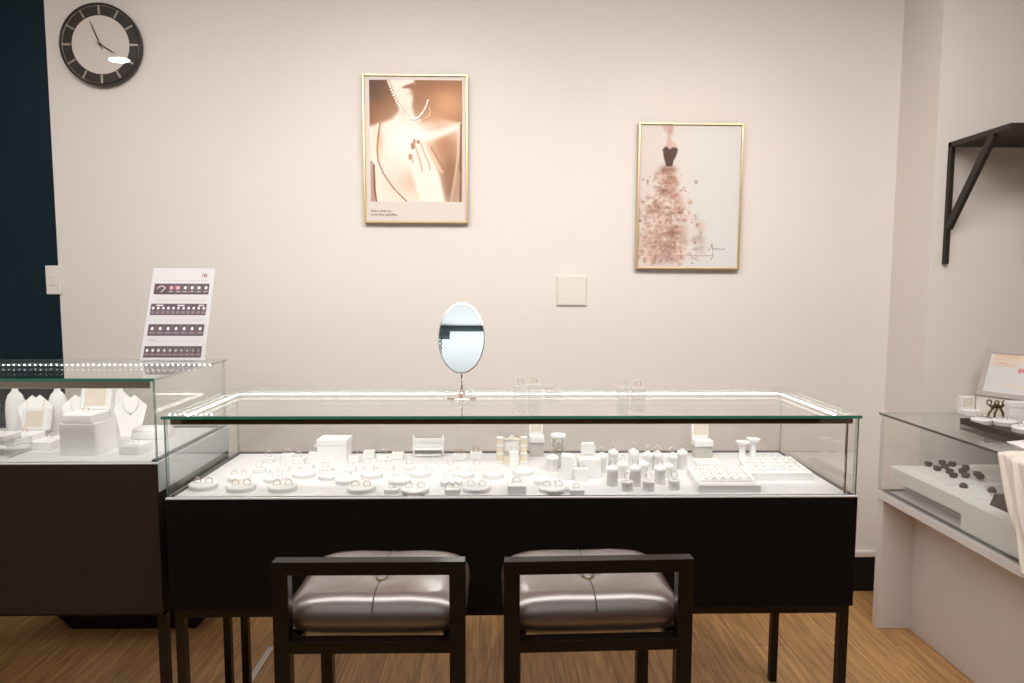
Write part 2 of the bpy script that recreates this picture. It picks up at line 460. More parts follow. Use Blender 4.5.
# raised hand and fingers
p1([(250,330),(262,318),(285,312),(300,330),(322,372),(345,415),(358,450),(378,545),(290,545),(262,455),(252,400)], (250,236,224), 4)
for q in ([(268,330),(274,350),(290,400),(296,430)], [(290,330),(304,366),(320,402),(324,424)], [(258,372),(262,400)]):
    P1.line(q, 3, (206,164,136), 2.5, .8, clip)
P1.line([(318,344),(340,385),(366,432)], 5, (240,208,178), 6, .6, clip); P1.line([(328,345),(352,388),(372,424)], 3, (166,112,80), 5, .5, clip)
for cx, cy, rx, ry in ((262,340,7,12),(252,379,5,11),(282,325,5,8),(268,322,4,8)):
    P1.ell(cx, cy, rx, ry, (158,98,68), 1.5, .85, clip)
P1.gauss(282, 300, 20, 16, (255,250,245), .9, clip)
# straps and neckline
P1.line([(146,262),(140,300),(134,350),(138,395),(156,440),(190,490),(240,542)], 2.2, (140,92,68), 2.5, .8, clip)
P1.line([(138,264),(131,300),(127,350),(126,400)], 5, (252,242,232), 4, .6, clip)
P1.line([(430,258),(427,320),(424,380),(414,450),(398,545)], 5, (240,216,196), 4, .6, clip); P1.line([(436,262),(434,400),(432,545)], 5, (120,78,56), 2, .9, clip)
p1([(422,410),(432,440),(428,540),(392,540)], (196,166,146), 4, .7)
p1([(108,390),(120,400),(126,545),(108,545)], (176,138,116), 3, .9); P1.line([(122,410),(124,500),(130,545)], 4, (110,72,52), 2, .9, clip)
# pearls
pp = [(176,108),(184,132),(196,160),(210,188),(224,208),(240,232),(256,243),(272,243),(286,236),(300,218),(312,196),(320,170)]
for (xa, ya), (xb, yb) in zip(pp[:-1], pp[1:]):
    n = 3
    for k in range(n):
        x, y = xa+(xb-xa)*k/n, ya+(yb-ya)*k/n
        P1.ell(x+3, y+2, 4.2, 4.2, (150,105,80), .8, .6, clip); P1.ell(x, y, 3.8, 3.8, (252,246,238), .8, .95, clip)
P1.line([(322,200),(326,215),(322,232),(308,240)], 2, (240,210,180), 1, .8, clip)
t1 = frame_poster('framed_print', (-.5955, WY-.002, 2.350), .459, .641, .0085,
    'framed sepia photo print of a neck with pearls and raised hand, on back wall', P1)
text('lettering', "Shine I think say..", .0135, INK, t1, Matrix.Translation((.031, -.0180, -.592)) @ FACE_FRONT)
text('lettering', "Love what I goodbye", .0135, INK, t1, Matrix.Translation((.031, -.0180, -.608)) @ FACE_FRONT)

P2 = Paint(115, 475, 88, 602, 176, 252, (218, 207, 201))
P2.mix(np.clip((P2.X-150)/190, 0, 1)*.9, (219, 220, 220)); P2.gauss(250, 300, 60, 300, (232,222,214), .3)
P2.poly([(190,86),(232,86),(230,112),(222,132),(228,148),(244,166),(226,180),(204,172),(212,140),(210,118),(196,104)], (206,178,166), 2.5, .95)
P2.gauss(222, 108, 10, 16, (176,140,126), .6)
P2.poly([(228,146),(244,156),(246,172),(232,172)], (214,190,178), 2)
skirt = [(205,150,120), (190,150,132), (168,128,112), (212,180,164), (150,108,92)]
for k in range(420):
    t = rng.random()**.8; y = 245+t*330
    cx = 216 - 14*t; hw = 24+92*t**.75
    x = cx + rng.normal()*hw*.55
    r = 4+14*rng.random()*(0.5+t)
    P2.gauss(x, y, r*(.7+.6*rng.random()), r*(.6+.6*rng.random()), skirt[rng.integers(5)] if rng.random() < .5 else (232,216,206), .16+.30*rng.random())
for cx, cy, rx, ry, a, c in ((208,250,20,16,.8,(140,96,82)),(232,248,16,12,.7,(150,104,88)),(222,288,24,16,.75,(176,116,96)),(206,326,16,14,.8,(140,92,80)),(244,342,18,14,.7,(186,124,104)),
        (176,388,20,18,.75,(168,126,110)),(244,472,30,22,.85,(140,100,88)),(190,470,26,24,.5,(180,144,132)),(214,536,34,34,.75,(156,118,110)),(222,570,46,16,.6,(186,154,146)),(130,490,20,28,.4,(190,166,156)),(280,470,26,26,.35,(216,180,164))):
    P2.gauss(cx, cy, rx, ry, c, a)
for k in range(900):
    t = rng.random()**.75; y = 244+t*345
    x = 214-12*t + rng.normal()*(12+50*t**.8)
    if x < 117: continue
    r = 1.6+4.2*rng.random()
    P2.gauss(x, y, r*(.6+.9*rng.random()), r*(.6+.9*rng.random()), [(128,88,74),(158,112,96),(182,138,120),(234,222,214)][rng.integers(4)], .15+.4*rng.random())
for k in range(60):
    t = rng.random(); y = 262+t*310; x = 210+rng.normal()*(34+50*t)
    if x > 120: P2.ell(x, y, 1.2+2.2*rng.random(), 1.2+2.2*rng.random(), [(120,84,74),(240,230,222),(160,112,96)][rng.integers(3)], .8, .75)
for x, y, rx, ry in ((264,402,12,5),(146,292,3,9),(122,432,7,5),(326,446,5,6),(318,292,4,7)):
    P2.ell(x, y, rx, ry, (150,110,98), 2, .8)
P2.poly([(197,176),(204,168),(211,167),(222,177),(232,169),(244,169),(250,178),(246,196),(236,216),(232,236),(210,236),(204,214),(199,194)], (84,58,48), 1.6)
P2.line([(150,556),(388,557)], 1.6, (176,146,134), 1, .7)
sg = [(368,538),(376,530),(382,512),(384,536),(392,528),(398,536),(404,530),(412,534),(428,531)]
P2.line(sg, 1.4, (110,92,84), .8, .8); P2.line([(386,540),(384,560),(380,572)], 1.2, (130,110,100), .8, .7)
frame_poster('framed_print', (.617, WY-.002, 2.153), .467, .643, .0085,
    'framed print of a dark bodice dress with splattered skirt, on back wall', P2, roll=.004)

# ------------------------------------------------------------------ wall clock
ck = thing('wall_clock', (-1.711, WY-.001, 2.460), 'round wall clock with dark brown hour ring, high on back wall', 'clock')
RT = Matrix.Rotation(PI/2, 4, 'X')                      # lathe axis z -> -y
def lathe_y(prof, n=64, mi=0):
    mb = MB(); mb.lathe(prof, (0,0,0), n, mi); mb.v = [tuple(RT @ Vector(p)) for p in mb.v]; return mb
R0 = .1725
lathe_y([(R0*.97,0),(R0,.006),(R0,.030),(R0-.003,.034),(R0-.008,.034),(R0-.009,.026),(R0-.0095,.001)]).build('case', CLOCKRIM, ck, world=False)
lathe_y([(R0-.009,.0),(R0-.009,.022)]).build('hour_ring', DIALB, ck, world=False)
lathe_y([(.122,.015),(.122,.0235)]).build('dial', DIALW, ck, world=False)
mk = MB()
for k in range(12):
    a = PI/2-k*PI/6; w = .0085 if k % 3 == 0 else .0065
    M = Matrix.Rotation(-(a-PI/2), 4, 'Y')
    mk.box(-w/2, w/2, -.026, -.0218, .126, .171, M=M)
mk.torus((0,-.0235,0), .163, .0014, M=RT, n=64, m=6)
mk.build('hour_marker', MARK, ck, world=False)
def hand(ang, l, w, tail):
    M = Matrix.Rotation(ang, 4, 'Y'); mb = MB()
    mb.prism([(-w*.5,-tail),(w*.5,-tail),(w,l*.25),(w*.9,l*.7),(0,l),(-w*.9,l*.7),(-w,l*.25)], -.0275, -.0262, lambda a, b, d: M @ Vector((a, d, b)))
    return mb
hand(math.radians(-22), .110, .0024, .022).build('minute_hand', CLOCKRIM, ck, world=False)
hand(math.radians(121), .076, .0030, .020).build('hour_hand', CLOCKRIM, ck, world=False)
lathe_y([(.006,.024),(.006,.030),(.004,.031)], 20).build('hub', CLOCKRIM, ck, world=False)
gl = MB(); gl.lathe([(R0-.009,.0305),(.13,.0310),(.08,.0312),(.03,.0313),(.0005,.0313)], n=64, cap=False)
gl.v = [tuple(RT @ Vector(p)) for p in gl.v]; gl.build('glass_cover', CLOCKG, ck, world=False)

# ------------------------------------------------------------------ switch plates
sp = thing('blank_wall_plate', (.3295, WY, 1.412), 'square cream blank wall plate between the prints and the oval mirror', 'wall plate')
MB().bbox(.262, .397, WY-.010, WY, 1.345, 1.481, .003).build('cover', PLATE, sp)
MB().bbox(.268, .391, WY-.0115, WY-.009, 1.351, 1.475, .002).build('insert', PLATE, sp)
sp2 = thing('light_switch', (-1.975, WY, 1.453), 'white light switch at the edge of the dark teal wall', 'light switch')
MB().bbox(-2.008, -1.945, WY-.012, WY+.004, 1.390, 1.517, .003).build('cover', PLATEW, sp2)
MB().bbox(-1.992, -1.961, WY-.016, WY-.011, 1.43, 1.477, .002).build('rocker', PLATEW, sp2)

# ------------------------------------------------------------------ wall shelf on the right
sh = thing('wall_shelf', (2.3, W2, 2.03), 'dark bronze bracket shelf high on the right-hand wall', 'shelf')
def bracket(x, w=.018):
    f = MB()
    x += .022
    f.bbox(x, x+w, W2-.020, W2, 1.528, 2.022, .0015)
    f.bbox(x, x+w, 2.384, W2, 2.000, 2.022, .0015)
    f.bar((x+w/2, W2-.018, 1.675), (x+w/2, 2.475, 2.003), w*.98, .030, up=(0,-.8,.6))
    return f
bracket(1.818).build('bracket', SHELFB, sh)
bracket(2.165).build('bracket', SHELFB, sh)
MB().bbox(1.860, 2.55, 2.39, W2, 2.004, 2.024, .002).build('board', SHELFB, sh)

# ------------------------------------------------------------------ show cases
def glass_box(root, x0, x1, y0, y1, zp, zt, th=.009, gt=.010, edge=GEDGE, front='y'):
    q = MB(); q.box(x0, x1, y0, y1, zt-gt, zt, 0, 'z', 2)
    if front == 'y': q.m[-4] = 1
    else: q.m[-1] = 1; q.m[-4] = 1
    q.build('glass_top', [GLASS, edge, GEDGE2], root)
    i = .006
    MB().box(x0+i, x1-i, y0+i, y0+i+th, zp, zt-gt, 0, 'y', 1).build('front_glass', [GLASS, edge], root)
    MB().box(x0+i+th, x1-i-th, y1-i-th, y1-i, zp, zt-gt, 0, 'y', 1).build('back_glass', [GLASS, GEDGE2], root)
    MB().box(x0+i, x0+i+th, y0+i+th, y1-i, zp, zt-gt, 0, 'x', 1).build('side_glass', [GLASS, GEDGE2], root)
    MB().box(x1-i-th, x1-i, y0+i+th, y1-i, zp, zt-gt, 0, 'x', 1).build('side_glass', [GLASS, GEDGE2], root)
def gasket(root, x0, x1, y0, y1, zp):
    g = MB(); k = .016; w = .012
    g.box(x0+k, x1-k, y1-k-w, y1-k, zp, zp+.006); g.box(x0+k, x0+k+w, y0+k, y1-k-w, zp, zp+.006); g.box(x1-k-w, x1-k, y0+k, y1-k-w, zp, zp+.006)
    g.build('gasket', GASKET, root)

# -- the wide case in the middle
camera_scaled()
mx0, mx1, my0, my1 = -1.109, 1.2195, 2.152, 2.76
MZP, MZT, MZB = .728, 1.002, .339
mc = thing('display_case', (.055, 2.456, GZ), 'wide glass-topped black display case on slim legs in the middle', 'display case')
MB().bbox(mx0+.004, mx1-.002, my0, my1, MZB, MZP-.006, .002).build('base', BLACKBASE, mc)
MB().bbox(mx0+.004, mx1-.002, my0, my1, MZP-.0065, MZP, .0015).build('deck', DECK, mc)
r = MB()
r.bbox(mx0+.012, mx1-.006, my0+.015, my0+.045, MZB-.032, MZB, .001); r.bbox(mx0+.012, mx1-.006, my1-.05, my1-.02, MZB-.032, MZB, .001)
r.bbox(mx0+.012, mx0+.042, my0+.045, my1-.05, MZB-.032, MZB, .001); r.bbox(mx1-.036, mx1-.006, my0+.045, my1-.05, MZB-.032, MZB, .001)
r.build('leg_frame', STEELBLK, mc)
for x in (mx0+.012, mx1-.030-.006):
    for y in (my0+.015, my1-.05):
        MB().bbox(x, x+.030, y, y+.030, GZ, MZB-.03, .001).build('leg', STEELBLK, mc)
glass_box(mc, mx0, mx1, my0, my1, MZP, MZT)
gasket(mc, mx0, mx1, my0, my1, MZP)
MB().bbox(mx0+.022, mx1-.022, my0+.016, my0+.030, .9705, .9915, .002).build('light_channel', CHANNEL, mc)
def led(root, a, b, up=(0,0,1), w=.0075, t=.005):
    MB().bar(a, b, w, t, up).build('led_strip', LED, root)
led(mc, (mx0+.045, my1-.045, .984), (mx1-.045, my1-.045, .984))
led(mc, (mx0+.036, my0+.11, .984), (mx0+.036, my1-.055, .984))
led(mc, (mx1-.036, my0+.11, .984), (mx1-.036, my1-.055, .984))
MB().bar((mx0+.03, my0+.035, .976), (mx1-.03, my0+.035, .976), .008, .006).build('led_strip', LEDFRONT, mc)
post = MB(); post.box(mx1-.041, mx1-.036, my0+.018, my0+.026, MZP, .972); post.build('corner_post', CHANNEL, mc)

# -- the taller case on the left
lx0, lx1, ly0, ly1 = -2.95, -1.138, 2.178, 2.758
LZP, LZT, LZB = .840, 1.124, .317
lc = thing('display_case', (-2.04, 2.466, GZ), 'taller dark brown glass-topped display case at the left edge', 'display case')
MB().bbox(lx0, lx1-.004, ly0, ly1, LZB, LZP-.005, .002).build('base', BLACKWOOD, lc)
MB().bbox(lx0, lx1-.004, ly0, ly1, LZP-.0055, LZP, .0015).build('deck', DECK, lc)
r = MB(); r.bbox(lx0, lx1-.012, ly0+.012, ly0+.042, LZB-.012, LZB, .001); r.bbox(lx0, lx1-.012, ly1-.05, ly1-.02, LZB-.012, LZB, .001)
r.build('leg_frame', STEELBLK, lc)
for x in (lx0+.01, lx1-.032):
    for y in (ly0+.015, ly1-.05):
        MB().bbox(x, x+.029, y, y+.029, GZ, LZB-.01, .001).build('leg', STEELBLK, lc)
glass_box(lc, lx0, lx1, ly0, ly1, LZP, LZT)
gasket(lc, lx0, lx1, ly0, ly1, LZP)
MB().bbox(lx0+.022, lx1-.022, ly0+.016, ly0+.030, 1.088, 1.1135, .002).build('light_channel', ALU, lc)
MB().bar((lx0+.03, ly0+.036, 1.094), (lx1-.03, ly0+.036, 1.094), .008, .006).build('led_strip', LED, lc)
MB().bar((lx0+.04, ly1-.035, 1.104), (lx1-.04, ly1-.035, 1.104), .012, .010).build('led_bar', LEDBAR, lc)
dots = MB()
x = lx0+.06
while x < lx1-.05:
    dots.bbox(x, x+.005, ly1-.045, ly1-.0405, 1.102, 1.108, .001, seg=1); x += .0215
dots.build('led_dot', LEDDOT, lc)
MB().bbox(lx1-.0045, lx1-.001, ly0+.006, ly1, .738, LZP-.006, .001).build('side_board', BLUEGREY, lc)['label'] = 'pale grey side board'

# -- the white case on the right
full_size()
rx0, rx1, ry0, ry1 = 1.578, 2.21, 1.30, 2.655
RZP, RZT = .590, .915
rc = thing('display_case', (1.9, 2.0, 0), 'white glass-topped display case running along the right edge', 'display case')
MB().bbox(rx0, rx1, ry0, ry1, RZP-.032, RZP, .002).build('counter_slab', PANELW, rc)
MB().bbox(1.592, rx1, 2.626, 2.664, 0, RZP-.032, .002).build('end_panel', PANELW, rc)
MB().bbox(1.592, rx1, ry0, ry0+.038, 0, RZP-.032, .002).build('end_panel', PANELW, rc)
MB().bbox(1.728, 1.75, ry0+.038, 2.626, 0, RZP-.032, .0015).build('back_panel', PANELW, rc)
glass_box(rc, rx0-.002, rx1, ry0, ry1+.004, RZP, RZT, th=.008, gt=.009, edge=GEDGE3, front='x')
gasket(rc, rx0, rx1, ry0, ry1, RZP)

# ------------------------------------------------------------------ stools
camera_scaled()
def stool(x, y, rz, label):
    t = thing('bar_stool', (0, 0, 0), label, 'stool', 'low-backed stools in front of the wide case')
    W = .2285; b = .038
    f = MB(); f.bbox(-W, W, 0, .034, .7475, .780, .002); f.build('back_rail', STEELBLK, t, world=False)
    for sx in (-1, 1):
        xa, xb = (-W, -W+b) if sx < 0 else (W-b, W)
        MB().bbox(xa, xb, 0, .034, GZ, .7515, .002).build('leg', STEELBLK, t, world=False)
    for sx in (-1, 1):
        xa, xb = (-W+.026, -W+.059) if sx < 0 else (W-.059, W-.026)
        MB().bbox(xa, xb, .300, .333, GZ, .588, .002).build('leg', STEELBLK, t, world=False)
    g = MB(); g.bbox(-W+b*.9, W-b*.9, 0, .034, .554, .583, .002)
    g.bbox(-W+.026, W-.026, .302, .331, .560, .588, .002)
    for sx in (-1, 1):
        xa, xb = (-W+.028, -W+.056) if sx < 0 else (W-.056, W-.028)
        g.bbox(xa, xb, .03, .305, .560, .584, .002)
    g.build('seat_frame', STEELBLK, t, world=False)
    # cushion
    hx, hy = .2265, .176; cy = .203; HH = .048; BY = -.036
    nu, prof = 96, []
    K = 10
    for k in range(K+1):                                # underside edge to crown
        a = -PI/2 + PI*k/K
        prof.append((1-(.046*(1-math.cos(a)))/hy, HH*math.sin(a)))
    vs, fs = [], []
    def ring(shrink, dz, flat):
        for i in range(nu):
            th = 2*PI*i/nu; c, s = math.cos(th), math.sin(th)
            e = 2/7.
            px = math.copysign(abs(c)**e, c); py = math.copysign(abs(s)**e, s)
            vs.append((px*hx*shrink, py*hy*shrink, dz))
    def crown(xx, yy):
        u, v = xx/hx, yy/hy
        h = .020*(1-u*u)*(1-v*v)**.8 if abs(u) < 1 and abs(v) < 1 else 0
        d2 = (xx*xx+(yy-BY)**2)
        h -= .016*math.exp(-d2/(.040**2)) + .0035*math.exp(-(xx/.005)**2) + .002*math.exp(-((yy-BY)/.005)**2)
        return h
    bot = [(.25, -HH), (.6, -HH)] + prof
    for sh_, dz in bot: ring(sh_, dz, False)
    shr = [prof[-1][0]*q for q in (.97,.93,.88,.82,.75,.68,.6,.52,.44,.36,.29,.23,.17,.12,.08,.045,.02)]
    for q in shr: ring(q, HH, True)
    top0 = len(bot)
    vs2 = []
    for i, (a, b_, z) in enumerate(vs):
        if i >= (top0-1)*nu: z += crown(a, b_)
        elif z > 0: z += crown(a, b_)*z/HH
        vs2.append((a, b_+cy, z+.566+HH))
    R = len(bot)+len(shr)
    for j in range(R-1):
        for i in range(nu):
            i2 = (i+1) % nu; fs.append((j*nu+i, j*nu+i2, (j+1)*nu+i2, (j+1)*nu+i))
    fs.append(tuple(reversed(range(nu)))); fs.append(tuple((R-1)*nu+i for i in range(nu)))
    cu = MB(); cu.add(vs2, fs, 0, True)
    cush = cu.build('seat_cushion', LEATHER, t, world=False)
    zt = .566+HH+HH
    sm = MB()
    pts = []
    for k in range(40):
        v = -.985+1.97*k/39; yy = v*hy
        edge = 0
        if abs(v) > .82:
            q = (abs(v)-.82)/.18; edge = -.034*(1-math.sqrt(max(0, 1-q*q)))
        pts.append((0, yy+cy, zt+crown(0, yy)+edge+.0006))
    sm.tube(pts, .0011, 6); sm.build('seam', SEAM, cush, world=False)
    bt = MB(); zb_ = zt+crown(0, BY)+.003
    bt.lathe([(.013,0),(.015,.003),(.012,.007),(.004,.009)], (0, cy+BY, zb_), 24); bt.build('button', LEATHER, cush, world=False)
    bt = MB(); bt.torus((0, cy+BY, zb_+.002), .0165, .0022, n=28); bt.build('button_ring', BRONZE, cush, world=False)
    t.location = P((x, y, 0)); t.rotation_euler = (0, 0, rz)
    return t
s1 = stool(-.3075, 1.510, -.004, 'left black metal stool with dark brown tufted leather seat')
s2 = copy_thing(s1, (.2415, 1.512, 0), 'right black metal stool with dark brown tufted leather seat', rz=.026)

# ------------------------------------------------------------------ low tub under the left case
full_size()
tb = thing('storage_tub', (-1.523, 2.78, 0), 'low black tub with flared sides on the floor under the left case', 'tub')
b_ = MB()
def frus(x0, x1, y0, y1, z0, fx, z1, fy):
    return [(x0,y0,z0),(x1,y0,z0),(x1,y1,z0),(x0,y1,z0),(x0-fx,y0-fy,z1),(x1+fx,y0-fy,z1),(x1+fx,y1+fy*.3,z1),(x0-fx,y1+fy*.3,z1)]
o1 = frus(-1.777, -1.268, 2.672, 2.90, 0, .10, .13, .03)
i1 = frus(-1.769, -1.276, 2.680, 2.892, .008, .095, .13, .03)
b_.add(o1+i1, [(0,3,2,1),(0,1,5,4),(1,2,6,5),(2,3,7,6),(3,0,4,7),(8,9,10,11),(8,12,13,9),(9,13,14,10),(10,14,15,11),(11,15,12,8),(4,5,13,12),(5,6,14,13),(6,7,15,14),(7,4,12,15)])
b_.build('body', BASEB, tb)
rim = MB(); rim.tube([o1[4],o1[5],o1[6],o1[7],o1[4]], .006, 6); rim.build('rim', BASEB, tb)

# ------------------------------------------------------------------ card stand on the left case
camera_scaled()
cd = thing('grading_chart', (-1.331, 2.69, LZT), 'white leaning card printed with four dark rows of stones, on left case', 'display card')
lean = math.atan2(.14, .376)
MC = Matrix.Translation((-.129, 0, .004)) @ Matrix.Rotation(-lean, 4, 'X')
CH = .40; CW = .2585
PC = Paint(0, 62, 0, 91, 186, 273, (203, 200, 203))
def strip(x0, x1, y0, y1, n, style):
    PC.rect(x0, x1, y0, y1, (92, 78, 86)); PC.rect(x0, x1, y1-.8, y1, (70, 56, 62))
    w = (x1-x0)/n
    for k in range(n):
        cx = x0+w*(k+.5); cy = y0+(y1-y0)*.38
        PC.rect(x0+w*k-.12, x0+w*k+.12, y0+.6, y1-1, (158, 140, 150), .8)
        g = 238 if style != 4 else 238-13*k
        PC.ell(cx, cy, min(1.5, w*.24), min(1.6, w*.3), (g, g, g), .3)
        if style == 1: PC.rect(cx-w*.3, cx+w*.3, y0+(y1-y0)*.68, y0+(y1-y0)*.80, (190,178,184), .7)
        else: PC.rect(cx-w*.36, cx+w*.36, y0+(y1-y0)*.64, y0+(y1-y0)*.86, (150,132,140), .7)
strip(3.6, 58.5, 15.6, 26.6, 8, 1)
PC.rect(4.2, 17, 16.2, 25.6, (88,70,78)); PC.line([(7,20.6),(9,18.4),(12,18.4),(14.6,20),(13,22),(11,24)], .8, (200,190,194), .3)
PC.ell(20.6, 19.8, 1.8, 1.8, (235,150,155), .3); PC.ell(26.6, 19.8, 1.8, 1.8, (235,150,155), .3)
strip(3.0, 58.0, 36, 47.5, 11, 2)
PC.rect(8, 15, 37, 38.4, (216,204,208)); PC.rect(29, 36, 37, 38.4, (216,204,208)); PC.rect(50, 55, 37, 38.4, (216,204,208))
strip(3.6, 58.4, 56.4, 67.6, 7, 3)
strip(2.8, 58.6, 77.6, 88.6, 10, 4)
for y in (31.5, 32.9, 52.2, 73.2): PC.line([(8,y),(57,y)], .25, (176,168,172), .3, .6)
PC.line([(9,12.6),(56,12.2)], .25, (170,162,166), .3, .6); PC.line([(6,71.5),(12,71.5)], .6, (190,130,130), .3, .7)
board = MB(); board.bbox(0, CW, .002, .008, 0, CH, .001, M=MC); board.build('board', PAPER, cd, world=False)
PC.build('print', CW, CH, cd, MC @ Matrix.Translation((0, -.0005, CH)))
text('lettering', "ie", .034, MAROON, cd, MC @ Matrix.Translation((CW-.052, -.0012, CH-.040)) @ FACE_FRONT)
prop = MB(); prop.bar(MC @ Vector((CW/2, .008, CH*.6)), (0, .155, 0), .05, .003, up=(0,1,0)); prop.build('easel_leg', PAPER, cd, world=False)

# ------------------------------------------------------------------ oval mirror
mr = thing('table_mirror', (-.1415, 2.507, MZT), 'oval tilting mirror on a chrome stem, standing on the wide case', 'mirror')
mb = MB(); mb.lathe([(.058,0),(.060,.003),(.052,.008),(.020,.013),(.010,.020),(.008,.030)], n=40); mb.build('base', CHROME, mr, world=False)
mb = MB(); mb.tube([(0,0,.02),(0,.0,.09),(0,.012,.13)], .0045, 12); mb.build('stem', CHROME, mr, world=False)
TILT = math.radians(15)
MM = Matrix.Translation((0, -.004, .2325)) @ Matrix.Rotation(-TILT, 4, 'X') @ RT
def ell_disc(rx, rz, y0, y1, M, n=64):
    q = MB(); q.lathe([(1-.02,y0),(1,y0+.001),(1,y1-.001),(1-.02,y1)], n=n, sx=rx, sy=rz, smooth=False); q.v = [tuple(M @ Vector(p)) for p in q.v]; return q
ell_disc(.0885, .1385, -.006, .001, MM).build('backing', ALU, mr, world=False)
ell_disc(.0868, .1362, .001, .003, MM).build('mirror_glass', MIRROR, mr, world=False)
mb = MB(); mb.tube([(0,.010,.10),(0,.016,.135),(0,.012,.19)], .006, 10); mb.build('tilt_bracket', CHROME, mr, world=False)

# ------------------------------------------------------------------ clear acrylic blocks on the wide case
def acrylic(x, y, w, h, d, label, ringed=True):
    t = thing('acrylic_stand', (x, y, MZT), label, 'ring stand', 'clear acrylic ring stands on the wide case')
    MB().bbox(-w/2, w/2, -d/2, d/2, 0, h, .002).build('block', FROST, t, world=False)
    q = MB(); q.bbox(-w*.32, w*.32, -d*.2, d*.2, h, h+.005, .001); q.build('slot_pad', FROST, t, world=False)
    return t
acr = [(.084,2.52,.050,.050,.03,'clear acrylic ring stand nearest the oval mirror'),
       (.138,2.52,.052,.052,.03,'clear acrylic ring stand touching the one nearest the mirror'),
       (.217,2.60,.060,.016,.03,'low clear acrylic ring stand, third from the mirror'),
       (.478,2.48,.044,.046,.03,'clear acrylic ring stand below the dress print, left of two'),
       (.533,2.48,.048,.046,.03,'clear acrylic ring stand below the dress print, right of two')]
RY = Matrix.Rotation(PI/2, 4, 'X')
def ring_mesh(R=.0095, r=.0011, gem=True):
    q = MB(); q.torus((0,0,0), R, r, M=RY, n=24, m=8, mi=0)
    if gem: q.lathe([(.0005,-.003),(.0032,.001),(.0030,.002),(.0018,.0032)], (0,0,R+.001), 8, 1, smooth=False)
    return q
def ring_thing(name, loc, label, metal, R=.0095, rz=0, gem=True, group=None, share={}):
    key = (metal.name, R, gem)
    if key in share:
        o = share[key].copy(); COL.objects.link(o); o.location = P(loc)
    else:
        o = ring_mesh(R, .0011 if R < .012 else .0013, gem).build(name, [metal, GEM], world=False); share[key] = o; o.location = P(loc)
    o.rotation_euler = (0, 0, rz)
    return tag(o, label, 'ring', group)
for i, a in enumerate(acr):
    acrylic(*a)
    ring_thing('ring', (a[0], a[1], MZT+a[3]+.005+.0085), ['gold','silver','silver','silver','gold'][i]+' ring on the '+['acrylic stand nearest the oval mirror','acrylic stand second from the oval mirror','low acrylic stand third from the mirror','left acrylic stand below the dress print','right acrylic stand below the dress print'][i], [ROSEG,GOLD,SILVER,SILVER,ROSEG][i], group='rings on the acrylic stands')

# ------------------------------------------------------------------ inside the wide case
Z = MZP
def pad_mb(r, h):
    q = MB(); q.lathe([(r*.97,0),(r*.985,.002),(r*.985,h*.55),(r,h*.6),(r,h-.003),(r-.003,h)], n=40)
    return q
def make_pad(r, h=.018):
    t = thing('ring_pad', (0,0,0), '', 'display pad')
    pad_mb(r, h).build('cushion', WHITEP, t, world=False)
    s_ = MB()
    for sx in (-.42, .42): s_.bbox(sx*r-.012, sx*r+.012, -.002, .002, h-.0005, h+.0006, .0003, seg=1)
    s_.build('slot', GREYL, t, world=False)
    return t
front = [(-1.028,2.263),(-.888,2.241),(-.745,2.239),(-.472,2.222),(-.285,2.203),(-.076,2.221),(.187,2.212)]  # pad centres, like many other positions, computed from image pixels
mid = [(-.808,2.346),(-.545,2.320),(-.353,2.312),(-.168,2.292),(.165,2.308)]
rear = [(-.941,2.356),(-.720,2.399),(-.618,2.372),(-.467,2.39),(-.292,2.401),(-.130,2.392),(-.021,2.385),(.092,2.424)]
pf = make_pad(.0485); pm = make_pad(.0405)
first = [True, True]
mets = [ROSEG, ROSEG, ROSEG, ROSEG, SILVER, SILVER, SILVER]
def put_pad(proto, idx, x, y, rowname, i, n, metal, R, gem):
    where = nth_left(i, n)
    label = f'round white ring pad, {where} in the {rowname} row of the wide case'
    grp = f'ring pads in the {rowname} row'
    if first[idx]:
        first[idx] = False; o = proto; o.location = P((x, y, Z)); o['label'] = label; o['group'] = grp
    else: o = copy_thing(proto, (x, y, Z), label, group=grp)
    r = .0485 if proto is pf else .0405
    mname = 'rose gold' if metal is ROSEG else 'silver'
    for k, sx in enumerate((-.42, .42)):
        ring_thing('ring', (x+sx*r, y+random.uniform(-.002,.002), Z+.018+R*.45), f"{['left','right'][k]} {mname} ring on the {where} pad of the {rowname} row",
                   metal, R, random.uniform(-.15,.15), gem, f'rings on the {rowname} row of pads')
for i, (x, y) in enumerate(front): put_pad(pf, 0, x, y, 'front', i, 7, mets[i], .0125, i not in (3,))
for i, (x, y) in enumerate(mid): put_pad(pm, 1, x, y, 'second', i, 5, SILVER, .0105, True)
for i, (x, y) in enumerate(rear): put_pad(pm, 1, x, y, 'third', i, 8, ROSEG if i == 0 else SILVER, .0105, True)

def block(name, x, y, w, d, h, label, cat='display block', group=None, m=WHITEP, bev=.003, rz=0, insert=True):
    t = thing(name, (x, y, Z), label, cat, group, rz)
    MB().bbox(-w/2, w/2, -d/2, d/2, 0, h, bev).build('body', m, t, world=False)
    if insert: MB().bbox(-w*.3, w*.3, -.0025, .0025, h-.0005, h+.0008, .0004, seg=1).build('slot', GREYL, t, world=False)
    return t
block('ring_block', -.364, 2.204, .046, .046, .016, 'low white ring block between the fourth and fifth front pads', group='low ring blocks in front')
block('ring_block', -.1565, 2.199, .050, .052, .019, 'low white ring block between the fifth and sixth front pads', group='low ring blocks in front')
block('ring_block', .062, 2.217, .062, .085, .030, 'boxy white ring block right of the sixth front pad')
block('ring_block', .266, 2.196, .050, .05, .016, 'low white ring block right of the rightmost front pad', group='low ring blocks in front')
ring_thing('ring', (-.364, 2.204, Z+.022), 'silver ring on the low block between the fourth and fifth front pads', SILVER, .0105)
ring_thing('ring', (-.168, 2.199, Z+.025), 'left rose gold ring on the block between fifth and sixth front pads', ROSEG, .0105)
